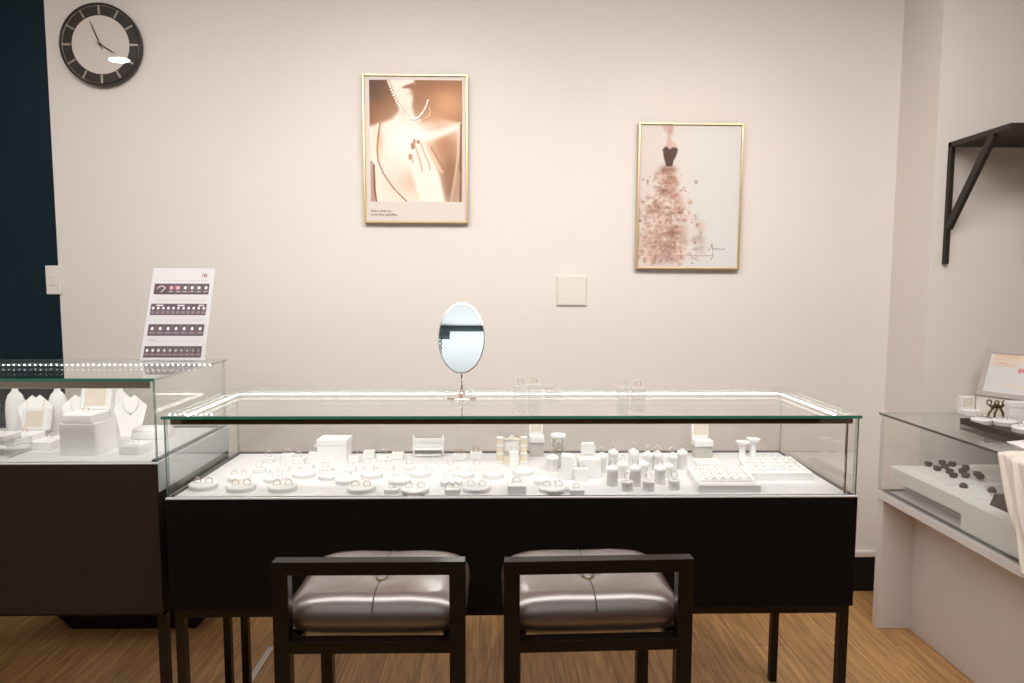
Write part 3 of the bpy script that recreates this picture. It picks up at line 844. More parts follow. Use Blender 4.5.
ring_thing('ring', (-.146, 2.199, Z+.025), 'right rose gold ring on the block between fifth and sixth front pads', ROSEG, .0105)
ring_thing('ring', (.062, 2.217, Z+.036), 'silver ring standing on the boxy block right of sixth front pad', SILVER, .0125)
ring_thing('ring', (.266, 2.196, Z+.022), 'silver ring on the low block right of the rightmost front pad', SILVER, .0105)

# round ring stands
def stand_mb(r, h):
    q = MB(); q.lathe([(r*.9,0),(r*.93,.002),(r*.93,h*.74),(r,h*.76),(r,h*.88),(r*.92,h*.97),(r*.72,h)], n=32); return q
def round_stand(x, y, r, h, label, group, metal=SILVER, ringlabel=None):
    t = thing('ring_stand', (x, y, Z), label, 'ring stand', group)
    stand_mb(r, h).build('column', WHITEP, t, world=False)
    q = MB(); q.lathe([(r*.52,0),(r*.5,.004),(r*.2,.008)], (0,0,h-.001), 20); q.build('cap', WHITE, t, world=False)
    ring_thing('ring', (x, y, Z+h+.007+.009), ringlabel or ('ring on '+label), metal, .0105, random.uniform(-.4,.4), True, 'rings on the round stands')
sf = [(.444,2.215),(.520,2.219),(.611,2.229)]
for i, (x, y) in enumerate(sf):
    w = ['left','middle','right'][i]
    round_stand(x, y, .021, .036, f'short round white ring stand in the front row, {w} of three', 'short ring stands in front', SILVER, f'ring on the {w} short round stand in front')
tl = [(.403,2.277,.066),(.485,2.276,.068),(.578,2.297,.062)]
for i, (x, y, h) in enumerate(tl):
    w = ['left','middle','right'][i]
    round_stand(x, y, .0215, h, f'tall round white ring stand just behind the short ones, {w} of three', 'tall ring stands', SILVER, f'ring on the {w} tall round stand behind the short ones')
bk = [(.391,2.44,.070),(.440,2.47,.076),(.518,2.47,.078),(.570,2.46,.070),(.612,2.48,.066),(.664,2.46,.064),(.712,2.49,.070)]
for i, (x, y, h) in enumerate(bk):
    w = nth_left(i, 7)
    round_stand(x, y, .0205, h, f'round white ring stand in the back row of seven, {w}', 'back row of round ring stands', SILVER, f'silver ring on the back-row round stand, {w}')
bk2 = [(.455,2.36,.058),(.535,2.37,.058),(.625,2.37,.050)]
for i, (x, y, h) in enumerate(bk2):
    w = ['left','middle','right'][i]
    round_stand(x, y, .0195, h, f'round white ring stand between tall and back rows, {w} of three', 'middle ring stands', SILVER, f'ring on the {w} stand between tall and back rows')
round_stand(.205, 2.466, .024, .058, 'lone round white ring stand beside the tall pillar block', None, ROSEG, 'rose gold ring on the lone stand beside the pillar block')

# pillar block, clear jar, slab
block('pillar_block', .250, 2.365, .036, .046, .090, 'tall white pillar block below the clear lidded jar', 'display block', insert=False)
jar = thing('lidded_jar', (.232, 2.52, Z), 'clear cylindrical jar with white lid standing behind the pillar block', 'jar')
q = MB(); q.lathe([(.027,.002),(.0285,.004),(.0285,.118),(.027,.118),(.027,.006),(.0005,.006)], n=36, cap=False); q.build('jar_wall', ACRYL, jar, world=False)
q = MB(); q.lathe([(.029,.118),(.030,.121),(.030,.128),(.027,.130)], n=36); q.build('lid', WHITE, jar, world=False)
q = MB(); q.lathe([(.0295,0),(.0295,.003)], n=36); q.build('base', WHITE, jar, world=False)
block('riser_cube', .335, 2.395, .082, .07, .072, 'wide white riser cube in the middle of the wide case', 'riser', insert=False)
sl = thing('ring_easel', (.332, 2.392, Z+.072), 'rounded white ring slab standing on the wide riser cube', 'ring easel')
arch = [(-.026,0),(.026,0),(.026,.040)] + [(.012+.014*math.cos(a), .040+.014*math.sin(a)) for a in np.linspace(.2, PI/2, 6)] + [(-.020,.054),(-.026,.049)]
q = MB(); q.prism(arch, -.008, .008, lambda a, b, d: (a, d, b)); q.build('slab', WHITEP, sl, world=False)
q = MB(); q.bbox(-.018, .018, -.0095, -.0075, .010, .012, .0004, seg=1); q.build('slot', GREYL, sl, world=False)
block('riser_cube', .301, 2.338, .05, .026, .046, 'narrow white riser in front of the wide riser cube', 'riser')
ring_thing('ring', (.301, 2.338, Z+.053), 'silver ring on the narrow riser before the wide cube', SILVER, .0105)

# white gift box, mini bench, cream gate stand
bx = thing('white_box', (-.674, 2.675, Z), 'large plain white box near the back left of the wide case', 'box', rz=-.05)
MB().bbox(-.060, .060, -.045, .045, 0, .060, .002).build('body', WHITE, bx, world=False)
MB().bbox(-.062, .062, -.047, .047, .058, .082, .002).build('lid', WHITE, bx, world=False)
bn = thing('display_bench', (-.291, 2.69, Z), 'small white slatted display bench with finials against the back glass', 'display stand')
q = MB()
for k in range(2): q.bbox(-.062, .062, -.006, .004, .036+.020*k, .053+.020*k, .002)
q.bbox(-.060, .060, -.030, .006, .030, .036, .002); q.build('back_slats', WHITE, bn, world=False)
MB().bbox(-.054, .054, -.028, .004, .004, .012, .002).build('lower_shelf', WHITE, bn, world=False)
MB().box(-.054, .054, .004, .006, .012, .030).build('panel', GREYL, bn, world=False)
for sx in (-.060, .060):
    q = MB(); q.lathe([(.0055,0),(.0055,.010),(.004,.014),(.0055,.02),(.0055,.074),(.003,.077),(.0055,.082),(.003,.087),(.0008,.089)], (sx,0,0), 14); q.build('post', WHITE, bn, world=False)
gt = thing('display_gate', (.053, 2.585, Z), 'cream and gold miniature gate stand with a white peaked panel', 'display stand')
for sx in (-1, 1):
    q = MB(); xa, xb = sorted((sx*.060, sx*.036))
    q.bbox(xa, xb, -.010, .010, 0, .098, .002); q.build('post', RATTAN, gt, world=False)
    q = MB(); xa, xb = sorted((sx*.062, sx*.034))
    for z_ in (.0, .034, .066, .096): q.bbox(xa, xb, -.012, .012, z_, z_+.008, .002)
    q.build('moulding', WHITEP, gt, world=False)
q = MB(); q.prism([(-.026,.048),(.026,.048),(.026,.094),(.012,.098),(0,.112),(-.012,.098),(-.026,.094)], -.006, .008, lambda a, b, d: (a, d, b)); q.build('peaked_panel', WHITEP, gt, world=False)
MB().bbox(-.036, .036, -.004, .004, .030, .048, .001).build('grey_band', GREYL, gt, world=False)
MB().bbox(-.036, .036, -.010, .010, .092, .096, .001).build('lintel', RATTAN, gt, world=False)
MB().bbox(-.034, .034, -.012, .012, 0, .026, .002).build('step', RATTAN, gt, world=False)
block('ring_block', .060, 2.52, .036, .03, .062, 'narrow white ring pedestal in front of the cream gate stand', 'display block')
ring_thing('ring', (.060, 2.52, Z+.070), 'rose gold ring on the narrow pedestal before the cream gate', ROSEG, .0115)

# open ring boxes on grey stands
def ring_box(x, y, w, hst, label, stlabel, hl=.05, stand_m=GREYL):
    st = thing('riser', (x, y, Z), stlabel, 'riser')
    MB().bbox(-w/2, w/2, -.028, .028, 0, hst, .002).build('body', stand_m, st, world=False)
    t = thing('ring_box', (x, y, Z+hst), label, 'ring box')
    MB().bbox(-w/2-.002, w/2+.002, -.034, .030, 0, .026, .004).build('box', WHITE, t, world=False)
    MB().bbox(-w*.36, w*.36, -.026, .022, .0255, .0275, .0008).build('ring_cushion', WHITEP, t, world=False)
    ML = Matrix.Translation((0, .026, .026)) @ Matrix.Rotation(math.radians(-8), 4, 'X')
    q = MB(); q.bbox(-w/2, w/2, 0, .022, 0, hl, .003, M=ML); q.build('lid', WHITE, t, world=False)
    q = MB(); q.bbox(-w*.38, w*.38, -.001, .003, hl*.15, hl*.85, .001, M=ML); q.build('lid_lining', CREAM, t, world=False)
    return t
ring_box(.158, 2.70, .058, .058, 'open white ring box on grey riser behind the cream gate stand', 'light grey riser under the ring box behind the cream gate', .055)
ring_box(.842, 2.66, .070, .050, 'open white ring box on grey riser at back right of the wide case', 'light grey riser under the ring box at back right', .072)
block('flat_tray', .83, 2.555, .10, .07, .014, 'small flat white tray in front of the back right ring box', 'tray')

# crystal ring cubes along the back left
cubes = [(-.918,2.60,.052,.022),(-.852,2.63,.060,.026),(-.792,2.58,.048,.024),(-.752,2.655,.046,.028),(-.578,2.60,.050,.026),(-.531,2.665,.052,.030),(-.468,2.615,.050,.024),(-.412,2.65,.056,.026),(-.160,2.63,.056,.024),(-.092,2.64,.056,.030)]
for i, (x, y, w, h) in enumerate(cubes):
    wh = nth_left(i, 10)
    block('ring_cube', x, y, w*.86, .036, h, f'white ring cube along the back glass, {wh}', 'display block', 'ring cubes along the back glass')
    ring_thing('ring', (x, y, Z+h+.010), f'ring on the cube along back glass, {wh}', ROSEG if i >= 8 else SILVER, .0125, random.uniform(-.3,.3), True, 'rings on the back cubes')
extra = [(-.905,2.455),(-.82,2.475),(-.735,2.50),(-.655,2.455),(-.565,2.47),(-.505,2.50),(-.425,2.49),(-.345,2.50),(-.255,2.50),(-.185,2.49),(-.085,2.48),(.30,2.50)]
for i, (x, y) in enumerate(extra):
    wh = nth_left(i, 12)
    block('ring_cube', x, y, .044, .034, .018, f'low white ring cube in the row behind the pads, {wh}', 'display block', 'low ring cubes behind the pads')
    ring_thing('ring', (x, y, Z+.028), f'ring on the low cube behind pads, {wh}', SILVER, .0115, random.uniform(-.3,.3), True, 'rings on the low cubes')

# flat multi-ring trays on the right and the two pillar stands
def ring_tray(corners, h, label, nr, nc, tagname):
    a, b, c, d = [Vector((*p, 0)) for p in corners]      # front-left, front-right, back-right, back-left
    cen = (a+b+c+d)/4
    t = thing('ring_tray', (cen.x, cen.y, Z), label, 'ring tray')
    q = MB(); vs = [p-cen for p in (a, b, c, d)]; q.prism([(v.x, v.y) for v in vs], 0, h, lambda u, v, w: (u, v, w)); q.build('tray', WHITE, t, world=False)
    q = MB(); q.prism([(v.x*.92, v.y*.92) for v in vs], h, h+.0015, lambda u, v, w: (u, v, w)); q.build('foam', WHITEP, t, world=False)
    s_ = MB()
    for i in range(nr):
        v = (i+.6)/(nr+.2)
        l = vs[0].lerp(vs[3], v)*.9; r_ = vs[1].lerp(vs[2], v)*.9
        s_.bar(l+Vector((0,0,h+.0018)), r_+Vector((0,0,h+.0018)), .003, .0012)
    s_.build('slot', GREYL, t, world=False)
    k = 0
    for i in range(nr):
        v = (i+.6)/(nr+.2)
        for j in range(nc):
            u = (j+.7)/(nc+.4)
            p = (a.lerp(d, v)).lerp(b.lerp(c, v), u)
            p = cen + (p-cen)*.9
            ring_thing('ring', (p.x, p.y, Z+h+.004), f'silver ring in {ORD[i]} row, {ORD[j]} from left, of the {tagname}', SILVER, .0085, random.uniform(-.3,.3), True, f'rings in the {tagname}')
ring_tray([(.685,2.185),(.898,2.184),(.929,2.425),(.712,2.427)], .026, 'flat white tray of ring rows, front one of two at right', 4, 6, 'front right tray')
ring_tray([(.905,2.322),(1.146,2.324),(1.166,2.560),(.960,2.557)], .028, 'flat white tray of ring rows, rear one of two at right', 4, 6, 'rear right tray')
for i, (x, y, h) in enumerate(((1.003,2.640,.072),(1.057,2.668,.078))):
    w = ['left','right'][i]
    t = thing('earring_pillar', (x, y, Z), f'{w} of two white fluted pillar stands behind the rear ring tray', 'display stand', 'fluted pillar stands')
    q = MB(); n = 24; prof = [(.0185,0),(.0185,.006),(.0135,.009),(.0125,h*.68),(.0135,h*.72)]
    q.lathe(prof, n=n); q.build('shaft', WHITE, t, world=False)
    q = MB(); q.lathe([(.0135,h*.72),(.020,h*.80),(.022,h*.85),(.020,h*.88)], n=24); q.bbox(-.024, .024, -.020, .020, h*.88, h, .003); q.build('capital', WHITE, t, world=False)

# ------------------------------------------------------------------ inside the left case
Z2 = LZP
def bust(x, y, label, h=.185, rz=0.35):
    t = thing('necklace_bust', (x, y, Z2), label, 'necklace bust', 'necklace busts in the left case', rz)
    q = MB(); prof = [(.034,0),(.036,.004),(.036,h*.45),(.033,h*.66),(.024,h*.80),(.0125,h*.87),(.0105,h*.93),(.012,h*.97),(.006,h)]
    q.lathe(prof, n=32, sx=1, sy=.62); q.build('form', WHITEP, t, world=False)
    return t
bust(-1.965, 2.685, 'tall white necklace bust at the far left of the left case')
bust(-1.795, 2.685, 'tall white necklace bust behind the open ring box, middle of three')
bust(-1.548, 2.69, 'tall white necklace bust near the right end of the left case')
def neck_plate(x, y, label, rz, h=.165, chain=False, w=.058):
    t = thing('necklace_easel', (x, y, Z2), label, 'necklace stand', 'slanted necklace plates', rz)
    ML = Matrix.Rotation(math.radians(-22), 4, 'X')
    out = [(-w*.55,0),(w*.55,0),(w,h*.72),(w*.22,h),(0,h*.93),(-w*.22,h),(-w,h*.72)]
    q = MB(); q.prism(out, 0, .006, lambda a, b, d: ML @ Vector((a, d, b))); q.build('plate', WHITEP, t, world=False)
    q = MB(); q.bar(ML @ Vector((0,.006,h*.6)), (0, .080, .002), .022, .004, up=(0,1,0)); q.build('easel_leg', WHITEP, t, world=False)
    q = MB()
    pts = [ML @ Vector((w*.22*math.cos(a)*2.2, -.0015, h*.86-.05*math.sin(a)**.8)) for a in np.linspace(0.02, PI-.02, 16)]
    q.tube(pts, .0009, 6); q.sphere(ML @ Vector((0,-.003,h*.86-.055)), .004, .003, .005, 10, 6); q.build('necklace', GOLD if chain else SILVER, t, world=False)
    return t
neck_plate(-2.035, 2.58, 'slanted white necklace plate cut by the left photo edge', .35)
neck_plate(-1.825, 2.585, 'slanted white necklace plate with gold chain behind the front ring box', .42, chain=True)
neck_plate(-1.665, 2.60, 'slanted white necklace plate behind the raised ring box', .42)
neck_plate(-1.452, 2.58, 'slanted white necklace plate at the right end of the left case', .35)
def lbox(x, y, z, w, d, label, rz, hl, closed=False):
    t = thing('ring_box', (x, y, z), label, 'ring box', None, rz)
    MB().bbox(-w/2, w/2, -d/2, d/2, 0, .032, .004).build('box', WHITE, t, world=False)
    MB().bbox(-w*.36, w*.36, -d*.36, d*.36, .0315, .034, .001).build('ring_cushion', WHITEP, t, world=False)
    if not closed:
        ML = Matrix.Translation((0, d/2-.004, .032)) @ Matrix.Rotation(math.radians(-12), 4, 'X')
        q = MB(); q.bbox(-w*.52, w*.52, 0, .030, 0, hl, .006, M=ML); q.build('lid', WHITE, t, world=False)
        q = MB()
        q.bbox(-w*.36, w*.36, -.001, .003, hl*.14, hl*.86, .001, M=ML); q.build('lid_lining', CREAM, t, world=False)
    q = MB(); q.torus((0,0,.042), .010, .0012, M=RY, n=20); q.build('ring', ROSEG if not closed else SILVER, t, world=False)
    return t
lbox(-1.640, 2.40, Z2, .072, .10, 'low white ring block left of the large riser cube', -.05, .078, True)
lbox(-1.800, 2.50, Z2, .100, .08, 'open white ring box with beige lined lid on the deck', -.10, .088)
rs = thing('riser_cube', (-1.462, 2.33, Z2), 'large white riser cube in the left case', 'riser')
MB().bbox(-1.520, -1.398, 2.272, 2.40, Z2, Z2+.112, .002).build('body', WHITE, rs)
lbox(-1.458, 2.325, Z2+.112, .108, .10, 'open white ring box on top of the large riser cube', -.03, .092)
lbox(-1.288, 2.325, Z2, .072, .09, 'low white ring box right of the large riser cube', -.06, .07, True)
st = thing('ring_roll', (-1.345, 2.55, Z2), 'white ring roll holder at the right end of the left case', 'ring holder')
MB().bbox(-.065, .065, -.04, .04, 0, .028, .004).build('base', WHITE, st, world=False)
q = MB()
for k in range(3): q.tube([(-.06,-.026+.026*k,.030),(.06,-.026+.026*k,.030)], .013, 14)
q.build('roll', WHITEP, st, world=False)
ab = thing('acrylic_riser', (-1.775, 2.30, Z2), 'clear acrylic riser at the left edge of the left case', 'riser')
q = MB(); q.box(-.10, .10, -.06, .06, .046, .051); q.box(-.10, -.095, -.06, .06, 0, .046); q.box(.095, .10, -.06, .06, 0, .046); q.build('bridge', ACRYL, ab, world=False)
bb = thing('ring_block', (-1.775, 2.30, Z2+.051), 'flat white ring block on the clear acrylic riser', 'display block')
MB().bbox(-.095, .075, -.045, .045, 0, .022, .004).build('body', WHITE, bb, world=False)
q = MB()
for k in range(3): q.torus((-.06+.05*k, 0, .028), .010, .0012, M=RY, n=20)
q.build('ring', SILVER, bb, world=False)
fb = thing('ring_box', (-1.835, 2.45, Z2), 'small white ring box behind the acrylic riser', 'ring box')
MB().bbox(-.06, .06, -.04, .04, 0, .03, .004).build('box', WHITE, fb, world=False)
MB().bbox(-.045, .045, -.025, .025, .0295, .032, .001).build('ring_cushion', WHITEP, fb, world=False)

# ------------------------------------------------------------------ inside the right case
full_size()
Z3 = RZP
pa = thing('display_platform', (1.83, 2.41, Z3), 'long white platform at the far end of the right case', 'display platform')
MB().box(1.675, 2.19, 2.205, 2.62, Z3, .643).build('plinth', GREYL, pa)
MB().bbox(1.612, 2.19, 2.200, 2.63, .643, .698, .003).build('top_slab', WHITEP, pa)
pb = thing('display_platform', (1.83, 1.8, Z3), 'nearer white platform standing flush with the glass in the right case', 'display platform')
MB().bbox(1.603, 2.19, 1.40, 2.192, Z3, .698, .003).build('top_slab', WHITEP, pb)
t = thing('earring_tray', (1.76, 2.48, .698), 'thin white tray of small dark brown earring cubes', 'tray')
q = MB(); q.prism([(1.657,2.35),(1.79,2.36),(1.90,2.60),(1.668,2.596)], .698, .706, lambda a, b, d: (a, b, d)); q.build('body', WHITE, t)
t = thing('earring_tray', (1.99, 2.48, .698), 'thin empty white tray beside the tray of brown cubes', 'tray')
q = MB(); q.prism([(1.846,2.383),(2.03,2.383),(2.13,2.605),(1.93,2.605)], .698, .708, lambda a, b, d: (a, b, d)); q.build('body', WHITE, t)
t = thing('grey_mat', (1.85, 2.30, .698), 'taupe fabric mat on the platform of the right case', 'mat')
q = MB(); q.prism([(1.73,2.225),(2.05,2.225),(2.05,2.375),(1.80,2.35)], .698, .7005, lambda a, b, d: (a, b, d)); q.build('fabric', GREYL, t)
studs = [(330,185,1.862,2.759),(410,170,1.937,2.78),(492,185,1.966,2.757),(390,215,1.855,2.691),(443,200,1.911,2.724),(475,235,1.878,2.647),(500,263,1.853,2.589),(563,235,1.932,2.646),(585,212,1.981,2.696),(582,263,1.902,2.588),(665,255,1.964,2.604),(680,270,1.951,2.573)]
def stud_mb():
    q = MB(); q.add(frus(-.008,.008,-.008,.008,0,.004,.012,.004), [(0,3,2,1),(4,5,6,7),(0,1,5,4),(1,2,6,5),(2,3,7,6),(3,0,4,7)])
    q.bbox(-.011, .011, -.011, .011, .012, .019, .003); return q
sproto = None
order = sorted(range(len(studs)), key=lambda i: studs[i][0])
for rank, i in enumerate(order):
    _, _, x, y = studs[i]; x *= .938; y *= .938
    lab = f'small dark brown earring cube on the thin tray, {nth_left(rank, 12)}'
    if sproto is None:
        sproto = stud_mb().build('earring_cube', CHOC); o = sproto
    else:
        o = sproto.copy(); COL.objects.link(o)
    o.location = (x, y, .7065); o.rotation_euler = (0, 0, random.uniform(-.5, .5))
    tag(o, lab, 'earring cube', 'brown earring cubes')
for i, (x, y) in enumerate(((1.810*.945,2.468*.945),(1.873*.945,2.403*.945))):
    q = MB(); q.lathe([(.014,0),(.0145,.004),(.011,.013),(.005,.0175)], n=20)
    o = q.build('earring_dome', CHOC); o.location = (x, y, .7005 if i else .698)
    tag(o, ['dark brown earring dome alone on the white platform','dark brown earring dome on the taupe mat near the box'][i], 'earring dome')
t = thing('dark_box', (1.70, 2.07, .698), 'dark brown sloping jewellery box beside the draped cloth', 'box', rz=0)
q = MB(); q.add(frus(1.662,1.76,2.05,2.14,.698,-.012,.738,-.012), [(0,3,2,1),(4,5,6,7),(0,1,5,4),(1,2,6,5),(2,3,7,6),(3,0,4,7)]); q.build('body', CHOC, t)
q = MB(); q.lathe([(.016,0),(.016,.008),(.006,.016)], (1.715,2.10,.737), 20); q.build('knob', CHOC, t)

# ------------------------------------------------------------------ on the right case
Z4 = RZT
t = thing('display_tray', (1.85, 2.19, Z4), 'long dark brown tray of white ring pads on the right case', 'tray')
q = MB(); q.bbox(1.752, 1.97, 1.90, 2.43, Z4, Z4+.004, .001)
for a in ((1.752,1.758,1.90,2.43),(1.964,1.97,1.90,2.43),(1.758,1.964,2.424,2.43),(1.758,1.964,1.90,1.906)): q.bbox(*a, Z4+.003, Z4+.022, .0015)
q.build('tray', DKWOOD, t)
MB().bbox(1.760, 1.962, 1.908, 2.422, Z4+.004, Z4+.010, .001).build('lining', CHOC, t)
pp_ = [(1.800,2.385,.034,'round white ring pad at the far end of the dark tray'),(1.868,2.36,.040,'round white ring pad second from the far end of the dark tray'),(1.855,2.235,.048,'round white ring pad nearest the cloth on the dark tray'),(1.93,2.30,.036,'round white ring pad along the wall side of the dark tray')]
for x, y, r_, lab in pp_:
    t = thing('ring_pad', (x, y, Z4+.010), lab, 'display pad', 'ring pads on the dark tray')
    pad_mb(r_, .020).build('cushion', WHITEP, t, world=False)
    q = MB()
    for k in range(3): q.torus((r_*.5*(k-1), 0, .024), .009, .0011, M=RY, n=18)
    q.build('ring', SILVER, t, world=False)
t = thing('ring_box', (1.913, 2.60, Z4), 'small white open ring box at the far end of the right case', 'ring box')
MB().bbox(-.030, .030, -.03, .03, 0, .022, .003).build('box', WHITE, t, world=False)
MB().bbox(-.030, .030, .012, .034, .022, .074, .003).build('lid', WHITE, t, world=False)
MB().bbox(-.021, .021, .0105, .013, .030, .066, .001).build('lid_lining', CREAM, t, world=False)
# framed notice on a riser
FD = Vector((.47, -.88, 0)).normalized(); FN = Vector((.88, .47, 0)).normalized()
B0 = Vector((1.935, 2.60, .997)); UPV = (FN*.072+Vector((0,0,.19))).normalized(); FOUT = FD.cross(UPV).normalized()
if FOUT.dot(Vector((-1,-1,0))) < 0: FOUT = -FOUT
MF = Matrix(((FD.x, -FOUT.x, UPV.x, B0.x),(FD.y, -FOUT.y, UPV.y, B0.y),(FD.z, -FOUT.z, UPV.z, B0.z),(0,0,0,1)))
rsr = thing('riser', (2.0, 2.45, Z4), 'long cream riser under the framed notice on the right case', 'riser')
MR = Matrix(((FD.x, FN.x, 0, 1.935),(FD.y, FN.y, 0, 2.60),(0,0,1,0),(0,0,0,1)))
q = MB(); q.bbox(.0, .34, .002, .07, Z4, .996, .003, M=MR); q.build('body', PLATE, rsr)
nf = thing('framed_notice', B0, 'grey framed notice leaning back on the cream riser', 'framed notice')
LM = Matrix.Translation(-B0) @ MF
FWd, FH = .30, .203; fw = .022
q = MB()
for a in ((0,FWd,0,fw),(0,FWd,FH-fw,FH),(0,fw,fw*.9,FH-fw*.9),(FWd-fw,FWd,fw*.9,FH-fw*.9)): q.bbox(a[0], a[1], -.006, .010, a[2], a[3], .003, M=LM)
q.build('frame', FRAMEGREY, nf, world=False)
q = MB(); k = fw-.003
for a in ((k,FWd-k,k,k+.004),(k,FWd-k,FH-k-.004,FH-k),(k,k+.004,k,FH-k),(FWd-k-.004,FWd-k,k,FH-k)): q.box(a[0], a[1], -.0035, .004, a[2], a[3], M=LM)
q.build('inner_lip', WHITE, nf, world=False)
PN = Paint(0, 100, 0, 62, 150, 92, (216, 214, 216))
PN.gauss(30, 4, 60, 14, (232,208,186), .8)
for (a, b_, y, c) in ((6,36,4,(226,180,150)),(4,30,9,(228,190,166)),(8,22,15,(226,180,150)),(22,36,17,(230,190,160)),(4,34,19,(226,196,176)),(28,70,48,(224,208,190)),(24,80,52,(226,212,198))):
    PN.line([(a,y),(b_,y)], 1.4, c, .8, .8)
PN.ell(42, 25, 3, 4, (222,130,140), .8, .9); PN.ell(47, 24, 2, 3, (216,90,110), .6, .9)
PN.build('notice', FWd-2*fw, FH-2*fw, nf, LM @ Matrix.Translation((fw, 0, FH-fw)))
orn = thing('bronze_ornament', (1.925, 2.475, Z4), 'dark bronze scrolled ornament in front of the cream riser', 'ornament')
q = MB()
for k, (x0, x1) in enumerate(((-.032,-.012),(-.006,.004),(.030,.014))):
    q.tube([(x0,0,0),(x0*.9,0,.03),(x1,0,.055)], [.003,.004,.005], 8)
q.tube([(-.034,0,.066),(-.015,0,.056),(.0,0,.062),(.016,0,.055),(.034,0,.068)], [.003,.007,.009,.007,.003], 8)
q.torus((-.030,0,.074), .009, .0028, M=RY, n=18, a0=-.8, a1=4.2); q.torus((.030,0,.072), .008, .0026, M=RY, n=18, a0=-1, a1=4)
q.torus((.0,0,.072), .008, .003, M=RY, n=18)
q.build('scrollwork', BRONZE, orn, world=False)
t = thing('white_box', (1.945, 2.405, Z4), 'small white box beside the bronze ornament at the right edge', 'box', rz=-.2)
MB().bbox(-.028, .05, -.02, .02, 0, .070, .003).build('box', WHITE, t, world=False)
MB().bbox(-.030, .052, -.022, .022, .068, .090, .003).build('lid', WHITE, t, world=False)
# draped cloth hanging over the glass edge
nu, nv = 110, 34
dc = thing('draped_cloth', (1.57, 1.75, Z4), 'cream lace cloth hanging over the glass edge of the right case', 'cloth')
vs = []
for i in range(nu):
    u = i/(nu-1)
    for j in range(nv):
        v = j/(nv-1)
        ytop = 1.972-.55*u; ybot = 1.825-.36*u
        if v < .18:                       # lying on the glass
            q_ = v/.18; x = 1.66-.092*q_; z = Z4+.007+.004*math.sin(u*26+q_*2); y = ytop
        else:
            q_ = (v-.18)/.82; y = ytop+(ybot-ytop)*q_; amp = .015*(.45+q_)
            x = 1.562-.010*q_ - amp*(math.sin(u*70+.8*math.sin(q_*5))*.7+math.sin(u*127+1+q_*2)*.45) - .012; z = Z4+.006-.33*q_ + .006*math.sin(u*30)
        vs.append((x, y, z))
fs = [(i*nv+j, (i+1)*nv+j, (i+1)*nv+j+1, i*nv+j+1) for i in range(nu-1) for j in range(nv-1)]
q = MB(); q.add(vs, fs, 0, True)
co = q.build('fabric', CLOTH, dc)
md = co.modifiers.new('thickness', 'SOLIDIFY'); md.thickness = .003; md.offset = 0
t = thing('paper_pouch', (1.72, 2.05, Z4), 'white folded paper tip lying beside the draped cloth', 'paper')
q = MB(); q.add([(1.70,2.135,Z4+.001),(1.745,2.0,Z4+.001),(1.745,1.93,Z4+.001),(1.67,1.95,Z4+.001),(1.715,2.10,Z4+.014),(1.742,1.99,Z4+.05),(1.744,1.93,Z4+.055),(1.68,1.97,Z4+.024)],
    [(0,1,5,4),(1,2,6,5),(2,3,7,6),(3,0,4,7),(4,5,6,7),(3,2,1,0)]); q.build('fold', PAPER, t)

# ------------------------------------------------------------------ ceiling lamps and track behind the viewer
def ceiling_panel(x, y, wx, wy, label):
    t = thing('ceiling_light', (x, y, CZ), label, 'ceiling light', 'ceiling light panels')
    f = MB(); k = .02
    f.bbox(-wx/2-k, wx/2+k, -wy/2-k, -wy/2, -.03, 0, .002); f.bbox(-wx/2-k, wx/2+k, wy/2, wy/2+k, -.03, 0, .002)
    f.bbox(-wx/2-k, -wx/2, -wy/2, wy/2, -.03, 0, .002); f.bbox(wx/2, wx/2+k, -wy/2, wy/2, -.03, 0, .002)
    f.build('frame', TRIMW, t, world=False)
    MB().box(-wx/2, wx/2, -wy/2, wy/2, -.022, -.006).build('diffuser', LAMP, t, world=False)
    return t
dl = thing('ceiling_light', (-2.38, 1.55, CZ), 'small round ceiling downlight above the left case', 'ceiling light')
q = MB(); q.lathe([(.10,-.012),(.10,0)], n=40); q.build('trim_ring', TRIMW, dl, world=False)
q = MB(); q.lathe([(.075,-.016),(.075,-.0115)], n=40); q.build('diffuser', LAMPS, dl, world=False)
ceiling_panel(-1.1, .45, 1.2, .30, 'long ceiling light panel left of the aisle')
ceiling_panel(1.1, .45, 1.2, .30, 'long ceiling light panel right of the aisle')
tr = thing('ceiling_track', (-.3, -1.0, CZ), 'dark ceiling track with a hanging spotlight head', 'ceiling track')
MB().bbox(-.52, 1.2, -1.015, -.985, CZ-.045, CZ-.02, .003).build('rail', TRACK, tr)
MB().bbox(-.52, 1.2, -1.005, -.995, CZ-.021, CZ, .001).build('mount', TRACK, tr)
MB().bbox(-.50, -.41, -1.03, -.97, CZ-.11, CZ-.048, .004).build('lamp_head', TRACK, tr)
q = MB(); q.tube([(-.485+.012*math.sin(k*.9), -1.0+.012*math.cos(k*.9), CZ-.11-.006*k) for k in range(24)], .005, 8); q.build('cable', TRACK, tr)

# ------------------------------------------------------------------ lights
def spot(name, loc, aim, power, col, size=math.radians(70), blend=.8, rad=.06):
    L = bpy.data.lights.new(name, 'SPOT'); L.energy = power; L.color = col; L.spot_size = size; L.spot_blend = blend; L.shadow_soft_size = rad
    o = bpy.data.objects.new(name, L); COL.objects.link(o); o.location = loc
    o.rotation_euler = (Vector(aim)-Vector(loc)).to_track_quat('-Z', 'Y').to_euler(); return o
def area(name, loc, aim, power, col, sx, sy, spread=PI):
    L = bpy.data.lights.new(name, 'AREA'); L.energy = power; L.color = col; L.shape = 'RECTANGLE'; L.spread = spread; L.size = sx; L.size_y = sy
    o = bpy.data.objects.new(name, L); COL.objects.link(o); o.location = loc
    o.rotation_euler = (Vector(aim)-Vector(loc)).to_track_quat('-Z', 'Y').to_euler(); return o
WARM = (1.0, .84, .70); NEUT = (1.0, .945, .895)
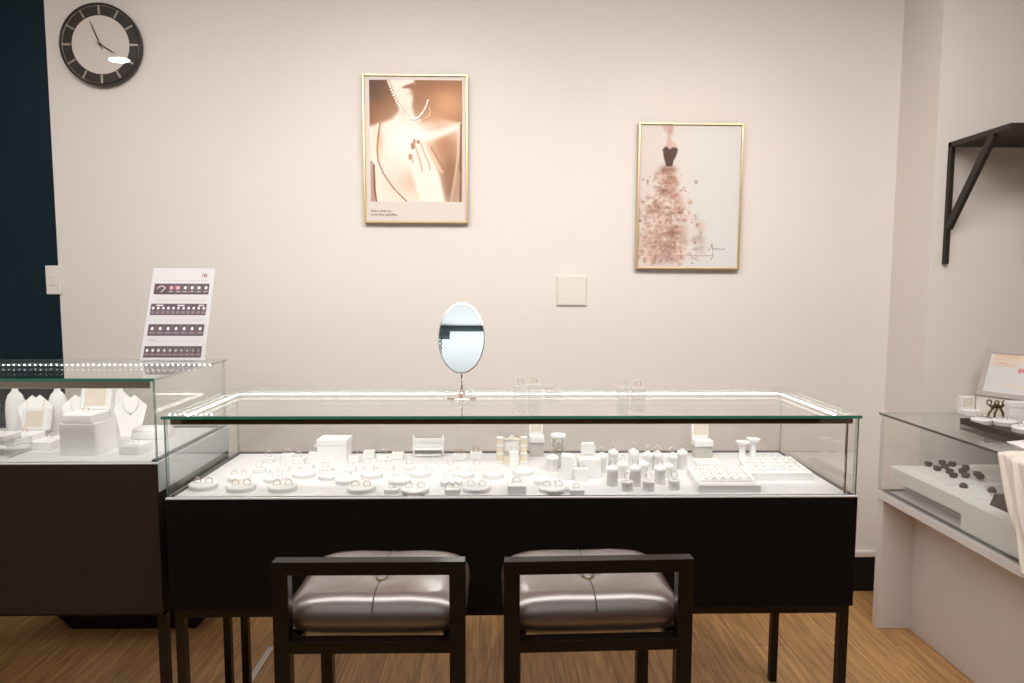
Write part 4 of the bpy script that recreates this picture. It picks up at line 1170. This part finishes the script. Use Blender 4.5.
spot('picture_spot', (-.37, 1.6, 2.82), (-.37, 2.98, 1.95), 15, WARM, math.radians(60), 1.0)
spot('picture_spot', (.86, 1.6, 2.82), (.86, 2.98, 1.75), 17, WARM, math.radians(60), 1.0)
area('ceiling_wash', (-.1, 1.25, 2.80), (-.1, 2.98, .9), 45, NEUT, 4.0, .4, math.radians(125))
area('counter_downlight', (.1, 1.45, 2.82), (.1, 1.55, 0), 31, NEUT, 3.4, .35)
area('added_uplight', (-.2, -1.2, 1.75), (-.2, -1.2, 2.85), 40, (.84, .95, 1.0), 2.6, 1.4)  # added fill without a fixture, brightens the ceiling that the oval mirror reflects

W = bpy.data.worlds.new('world'); SC.world = W; W.use_nodes = True
W.node_tree.nodes['Background'].inputs[0].default_value = (.9, .95, 1, 1)
W.node_tree.nodes['Background'].inputs[1].default_value = .3

# ------------------------------------------------------------------ camera
f_, pitch, yaw, roll = 657.636, .0834, .0203, .0027
cy_, sy_ = math.cos(yaw), math.sin(yaw); cp, sp_ = math.cos(pitch), math.sin(pitch)
F = Vector((sy_*cp, cy_*cp, -sp_)); R = Vector((cy_, -sy_, 0)); U = R.cross(F)
R_, U_ = R*math.cos(roll)+U*math.sin(roll), U*math.cos(roll)-R*math.sin(roll)
cam = bpy.data.cameras.new('camera'); co = bpy.data.objects.new('camera', cam); COL.objects.link(co)
co.matrix_world = Matrix(((R_.x, U_.x, -F.x, 0), (R_.y, U_.y, -F.y, 0), (R_.z, U_.z, -F.z, 1.43), (0,0,0,1)))
cam.sensor_width = 36; cam.sensor_fit = 'HORIZONTAL'; cam.lens = f_/1024*36; cam.clip_start = .05
SC.camera = co

SC.view_settings.view_transform = 'Standard'; SC.view_settings.look = 'None'
SC.view_settings.gamma = 1; SC.view_settings.use_curve_mapping = False
SC.view_settings.exposure = -0.28
cy = SC.cycles
cy.max_bounces = 10; cy.transparent_max_bounces = 32; cy.glossy_bounces = 6; cy.diffuse_bounces = 5
cy.caustics_reflective = False; cy.caustics_refractive = False
cy.use_denoising = True
cy.sample_clamp_indirect = 6
